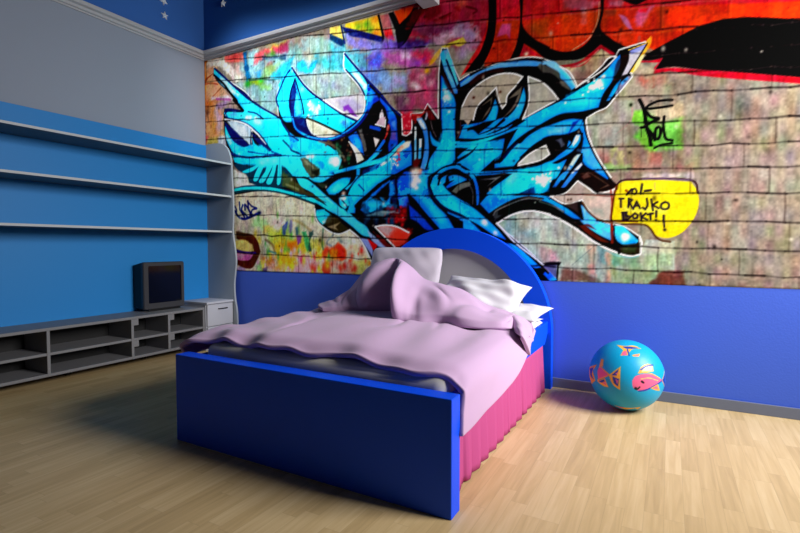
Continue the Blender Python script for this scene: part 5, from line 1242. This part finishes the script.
pillow('pillow', (-.985, 3.16, .560), (1, -.08, .02), (.05, 1, .10), .60, .40, .08, M_PILWHITE, 9, 'flat white pillow lying under the crumpled white one', .008)
pillow('pillow', (-1.02, 3.13, .508), (1, .05, .0), (0, 1, .0), .58, .40, .045, M_PILWHITE, 12, 'thin white pillow at the bottom of the white pillows', .005)

# ------------------------------------------------------------------ shelving along the left wall
sh = empty('shelving_unit', (-4.1, 2.4, 0), label='grey wall shelving unit with blue back panel and three thin shelves', cat='shelving')
YS0, YS1 = 1.15, 3.458
wave = [(-3.806, .0), (-3.806, .24), (-3.812, .36), (-3.835, .48), (-3.842, .62), (-3.826, .74), (-3.812, .86), (-3.826, .99), (-3.850, 1.14), (-3.842, 1.32), (-3.843, 1.5), (-3.852, 1.67), (-3.859, 1.826), (-3.872, 1.90), (-3.905, 1.975), (-3.955, 2.025), (-4.02, 2.048), (-4.10, 2.056)]
wv = catmull(np.array(wave), 5)
for y in (YS1, YS0):
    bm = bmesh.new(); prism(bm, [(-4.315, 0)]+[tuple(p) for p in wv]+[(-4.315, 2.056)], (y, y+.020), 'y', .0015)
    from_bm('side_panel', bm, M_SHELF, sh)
for z in (1.826, 1.503, 1.150):
    sf = boxes('shelf', [((-4.222, YS0+.02, z-.008), (-3.866, YS1, z+.008))], M_SHELFSHADE, sh, .001)
    tag(boxes('lit_edge', [((-3.866, YS0+.02, z-.009), (-3.860, YS1, z+.009))], M_SHELFLIT, sf, .001), label='front edge in lit tone')  # added strip keeps the lit edge pale against the darkened board
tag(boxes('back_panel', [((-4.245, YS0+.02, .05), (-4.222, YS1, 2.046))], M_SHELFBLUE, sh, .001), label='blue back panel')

st = empty('tv_stand', (-4.05, 2.3, 0), label='low open dark grey stand with four compartments under the television', cat='tv stand')
XF = -3.875; YT0, YT1 = YS0+.03, 3.128
boxes('top_board', [((-4.218, YT0, .398), (XF, YT1, .420))], M_STAND, st)
boxes('middle_shelf', [((-4.205, YT0+.02, .218), (XF-.006, YT1-.02, .238))], M_STAND, st)
boxes('bottom_board', [((-4.205, YT0+.02, .066), (XF-.004, YT1-.02, .088))], M_STAND, st)
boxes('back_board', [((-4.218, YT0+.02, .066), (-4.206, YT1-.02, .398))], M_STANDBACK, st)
YDV = (1.80, 2.355, 2.80)
for y in (YT0+.001, 1.78, 2.404, 2.740, YT1-.021):
    boxes('upright', [((-4.205, y, .066), (XF-.002, y+.022, .398))], M_STAND, st)
for y in (YT0+.05, 2.00, 2.62, 3.04):
    boxes('foot', [((-4.19, y, 0), (-4.08, y+.04, .066))], M_STANDBACK, st)
for y in (2.424, 2.760):
    for z in (.398, .218):
        boxes('bracket', [((XF-.03, y, z-.054), (XF-.006, y+.046, z))], M_STAND, st, .004)

dr = empty('drawer_unit', (-4.0, 3.3, 0), label='pale grey two-drawer cabinet with small dark handles at shelf end', cat='cabinet')
boxes('cabinet_body', [((-4.218, 3.134, 0), (-3.872, 3.452, .446))], M_DRAWER, dr)
boxes('cabinet_top', [((-4.220, 3.131, .446), (-3.848, 3.455, .466))], M_DRAWER, dr)
for z0, z1 in ((.232, .440), (.020, .226)):
    d_ = boxes('drawer', [((-3.872, 3.140, z0), (-3.852, 3.448, z1))], M_DRAWER, dr, .004)
    bm = bmesh.new(); yc = 3.315; zc = z1-.045
    box(bm, (-3.852, yc-.050, zc-.004), (-3.832, yc-.042, zc+.004)); box(bm, (-3.852, yc+.042, zc-.004), (-3.832, yc+.050, zc+.004)); box(bm, (-3.838, yc-.052, zc-.005), (-3.830, yc+.052, zc+.005), .002)
    tag(from_bm('handle', bm, M_BLACK, d_), label='small dark handle')

# television
tv = empty('television', (-4.07, 2.8, .42), label='black television with thick dark grey frame on the low stand', cat='television')
XT = -4.052; ty0, ty1, tz0, tz1 = 2.632, 3.046, .436, .862
bm = bmesh.new()
def rrect(a0, a1, c0, c1, r, n=5):
    return [(x+r*cos(a), z+r*sin(a)) for x, z, s0 in ((a1-r, c1-r, 0), (a0+r, c1-r, pi/2), (a0+r, c0+r, pi), (a1-r, c0+r, 1.5*pi)) for a in np.linspace(s0, s0+pi/2, n)]
oo = rrect(ty0, ty1, tz0, tz1, .020); ii = rrect(ty0+.047, ty1-.034, tz0+.055, tz1-.035, .010)
L3 = [[bm.verts.new((x, y, z)) for y, z in q] for x, q in ((XT-.038, oo), (XT-.008, oo), (XT, [(y*.97+.03*(ty0+ty1)/2, z*.97+.03*(tz0+tz1)/2) for y, z in oo]), (XT-.001, ii), (XT-.020, ii))]
for a, b in zip(L3[:-1], L3[1:]):
    for k in range(len(a)): bm.faces.new((a[k], a[(k+1) % len(a)], b[(k+1) % len(a)], b[k]))
bm.faces.new(L3[0])
from_bm('screen_frame', bm, M_TVFRAME, tv)
bm = bmesh.new(); n = 14; gy = np.linspace(ty0+.04, ty1-.03, n); gz = np.linspace(tz0+.05, tz1-.03, n)
Vs = np.array([[(XT-.012+.008*(1-((y-(ty0+ty1)/2)/.21)**2*.5-((z-(tz0+tz1)/2)/.21)**2*.5), y, z) for y in gy] for z in gz]); bm.free()
grid_mesh('screen', Vs, M_SCREEN, tv)
bm = bmesh.new()
a = [(XT-.035, ty0+.004, tz0+.004), (XT-.035, ty1-.004, tz0+.004), (XT-.035, ty1-.004, tz1-.004), (XT-.035, ty0+.004, tz1-.004)]
b = [(-4.212, ty0+.008, tz0+.02), (-4.212, ty1-.03, tz0+.02), (-4.212, ty1-.03, tz1-.03), (-4.212, ty0+.008, tz1-.03)]
va = [bm.verts.new(p) for p in a]; vb = [bm.verts.new(p) for p in b]
bm.faces.new(va); bm.faces.new(vb[::-1])
for i in range(4): bm.faces.new((va[i], vb[i], vb[(i+1) % 4], va[(i+1) % 4]))
from_bm('cabinet_shell', bm, M_TVBODY, tv)
boxes('foot', [((-4.18, 2.68, .420), (-4.055, 3.00, .436))], M_TVBODY, tv)

# ------------------------------------------------------------------ ball with painted fish
BR = .212; BC = Vector((-.220, 3.262, BR))
BALL_TEXT = '''
p e0608c 4 1 0 32,-41 42,-11 78,10 139,17 206,-1 235,-15 166,-53 113,-86 73,-90 40,-75
p e8a838 4 1 0 64,16 79,52 121,79 153,80 158,37 98,24
p e8e0b0 4 1 0 83,27 98,53 131,68 152,69 152,39
l 1c3aa0 4 1 1 9 79,37 109,61 156,78
l e8a838 4 1 1 6 64,16 129,23 206,-1
l 1c3aa0 4 1 1 9 73,-90 112,-81 166,-53 235,-18
l f0d060 4 1 1 4 79,-17 129,-7 191,-19
p e8a838 4 1 0 138,-69 193,-41 225,-92 171,-81
p e0608c 4 1 0 150,-69 187,-53 203,-79
p 1c3aa0 4 1 0 224,-15 312,70 319,-17 308,-85
l e8a838 4 1 1 6 235,-15 291,65
l e8a838 4 1 1 6 235,-18 310,-78
l 101018 4 1 1 12 84,-31 94,-37
l 101018 4 1 1 8 49,-69 63,-78 73,-65
p 101018 4 1 0 42,-75 58,-68 63,-84 52,-84
p e0608c 4 1 0 -174,-49 -168,25 -155,36 -95,-12 -128,-36
p e8a838 4 1 0 -168,25 -156,89 -136,82 -136,37
l e8a838 4 1 1 7 -155,36 -90,-14
l e8a838 4 1 1 6 -175,-55 -95,-15
p e8a838 4 1 0 -97,-15 -30,44 -32,-95 -66,-74
p 1c3aa0 4 1 0 -80,-13 -39,29 -52,-12
p 1c3aa0 4 1 0 -75,-19 -38,-30 -42,-75 -61,-63
p e0608c 4 1 0 -64,-5 -43,9 -47,-4
p e0608c 4 1 0 -58,-32 -42,-40 -47,-61
p e8a838 4 1 0 -183,-62 -122,-36 -99,-91 -137,-88
p 1c3aa0 4 1 0 -168,-62 -125,-43 -123,-57 -155,-68
p e0608c 4 1 0 -142,-68 -118,-59 -113,-82
p e8a838 4 1 0 -317,31 -185,48 -226,5 -200,-65 -266,-110 -316,-45
p 1c3aa0 4 1 0 -282,17 -218,30 -243,-22 -215,-62 -254,-43
p e0608c 4 1 0 -318,24 -275,28 -319,-14
p e8a838 4 1 0 -67,203 -6,192 43,207 96,188 35,167 5,117 -35,111 -20,153
p 1c3aa0 4 1 0 -27,185 15,190 85,191 15,168 -5,168
p e0608c 4 1 0 -22,139 0,154 3,117 -28,114
l 1c3aa0 4 1 1 8 5,162 14,116
p e8a838 4 1 0 29,122 79,142 72,118 38,114
p e0608c 4 1 0 38,121 71,134 64,120
p e8a838 4 1 0 -88,-241 -33,-242 81,-235 2,-277
p e0608c 4 1 0 -70,-249 -10,-241 -35,-264
p e8a838 4 1 0 58,-234 104,-226 90,-272
'''
PB = Painter(-1.5*BR, 1.5*BR, -1.5*BR, 1.5*BR, .0022); PB.a[:] = rgb('0a9ccc')
run(PB, BALL_TEXT)
nlat, nlon = 220, 440
view = (Vector((0, 0, 1))-BC).normalized(); bx = Vector((0, 0, 1)).cross(view).normalized(); bz = view.cross(bx)
lat = np.linspace(-pi/2, pi/2, nlat); lon = np.linspace(-pi, pi, nlon, endpoint=False)
LO, LA = np.meshgrid(lon, lat)
D = np.cos(LA)[..., None]*np.cos(LO)[..., None]*np.array(view)+np.cos(LA)[..., None]*np.sin(LO)[..., None]*np.array(bx)+np.sin(LA)[..., None]*np.array(bz)
ball = grid_mesh('ball', np.array(BC)+BR*D, paint_mat('ball_vinyl', .4, .3), None, True, True)
# the pattern lies on the ball by arc length from the middle of the fish side
ang = np.arccos(np.clip(np.cos(LA)*np.cos(LO), -1, 1)); az = np.arctan2(np.sin(LA), np.cos(LA)*np.sin(LO))
px = np.clip((np.cos(az)*ang*BR-PB.x0)/PB.c, 0, PB.nx-1.01); pz = np.clip((np.sin(az)*ang*BR-PB.z0)/PB.c, 0, PB.nz-1.01)
cols = PB.a[np.rint(pz).astype(int), np.rint(px).astype(int)].copy(); cols[ang > 1.45] = rgb('0a9ccc')
put_paint(ball.data, srgb2lin(cols.reshape(-1, 3)))
tag(ball, 'turquoise beach ball painted with pink fish on the floor by wall', 'ball')

# ------------------------------------------------------------------ small stars on the blue upper walls
def star(loc, normal, r, rot, label):
    nrm = Vector(normal); up = Vector((0, 0, 1)); sd = up.cross(nrm).normalized(); bm = bmesh.new()
    c = bm.verts.new(Vector(loc)+nrm*.030); ring = []
    for i in range(10):
        a = rot+i*pi/5; rr = r if i % 2 == 0 else r*.42
        ring.append(bm.verts.new(Vector(loc)+sd*(rr*cos(a))+up*(rr*sin(a))+nrm*.010))
    back = [bm.verts.new(v.co-nrm*.010) for v in ring]
    for i in range(10):
        bm.faces.new((c, ring[i], ring[(i+1) % 10])); bm.faces.new((ring[i], back[i], back[(i+1) % 10], ring[(i+1) % 10]))
    bm.faces.new(back)
    tag(from_bm('wall_star', bm, M_STAR), label, 'ornament', 'pale stars on the blue upper walls')
star((XL, 3.079, 3.235), (1, 0, 0), .040, .3, 'small pale star on the blue upper left wall, lower one of two')
star((XL, 3.072, 3.369), (1, 0, 0), .042, .9, 'small pale star on the blue upper left wall, at picture top')
star((-4.02, YB, 3.471), (0, -1, 0), .036, .2, 'small pale star on the blue upper back wall above moulding')
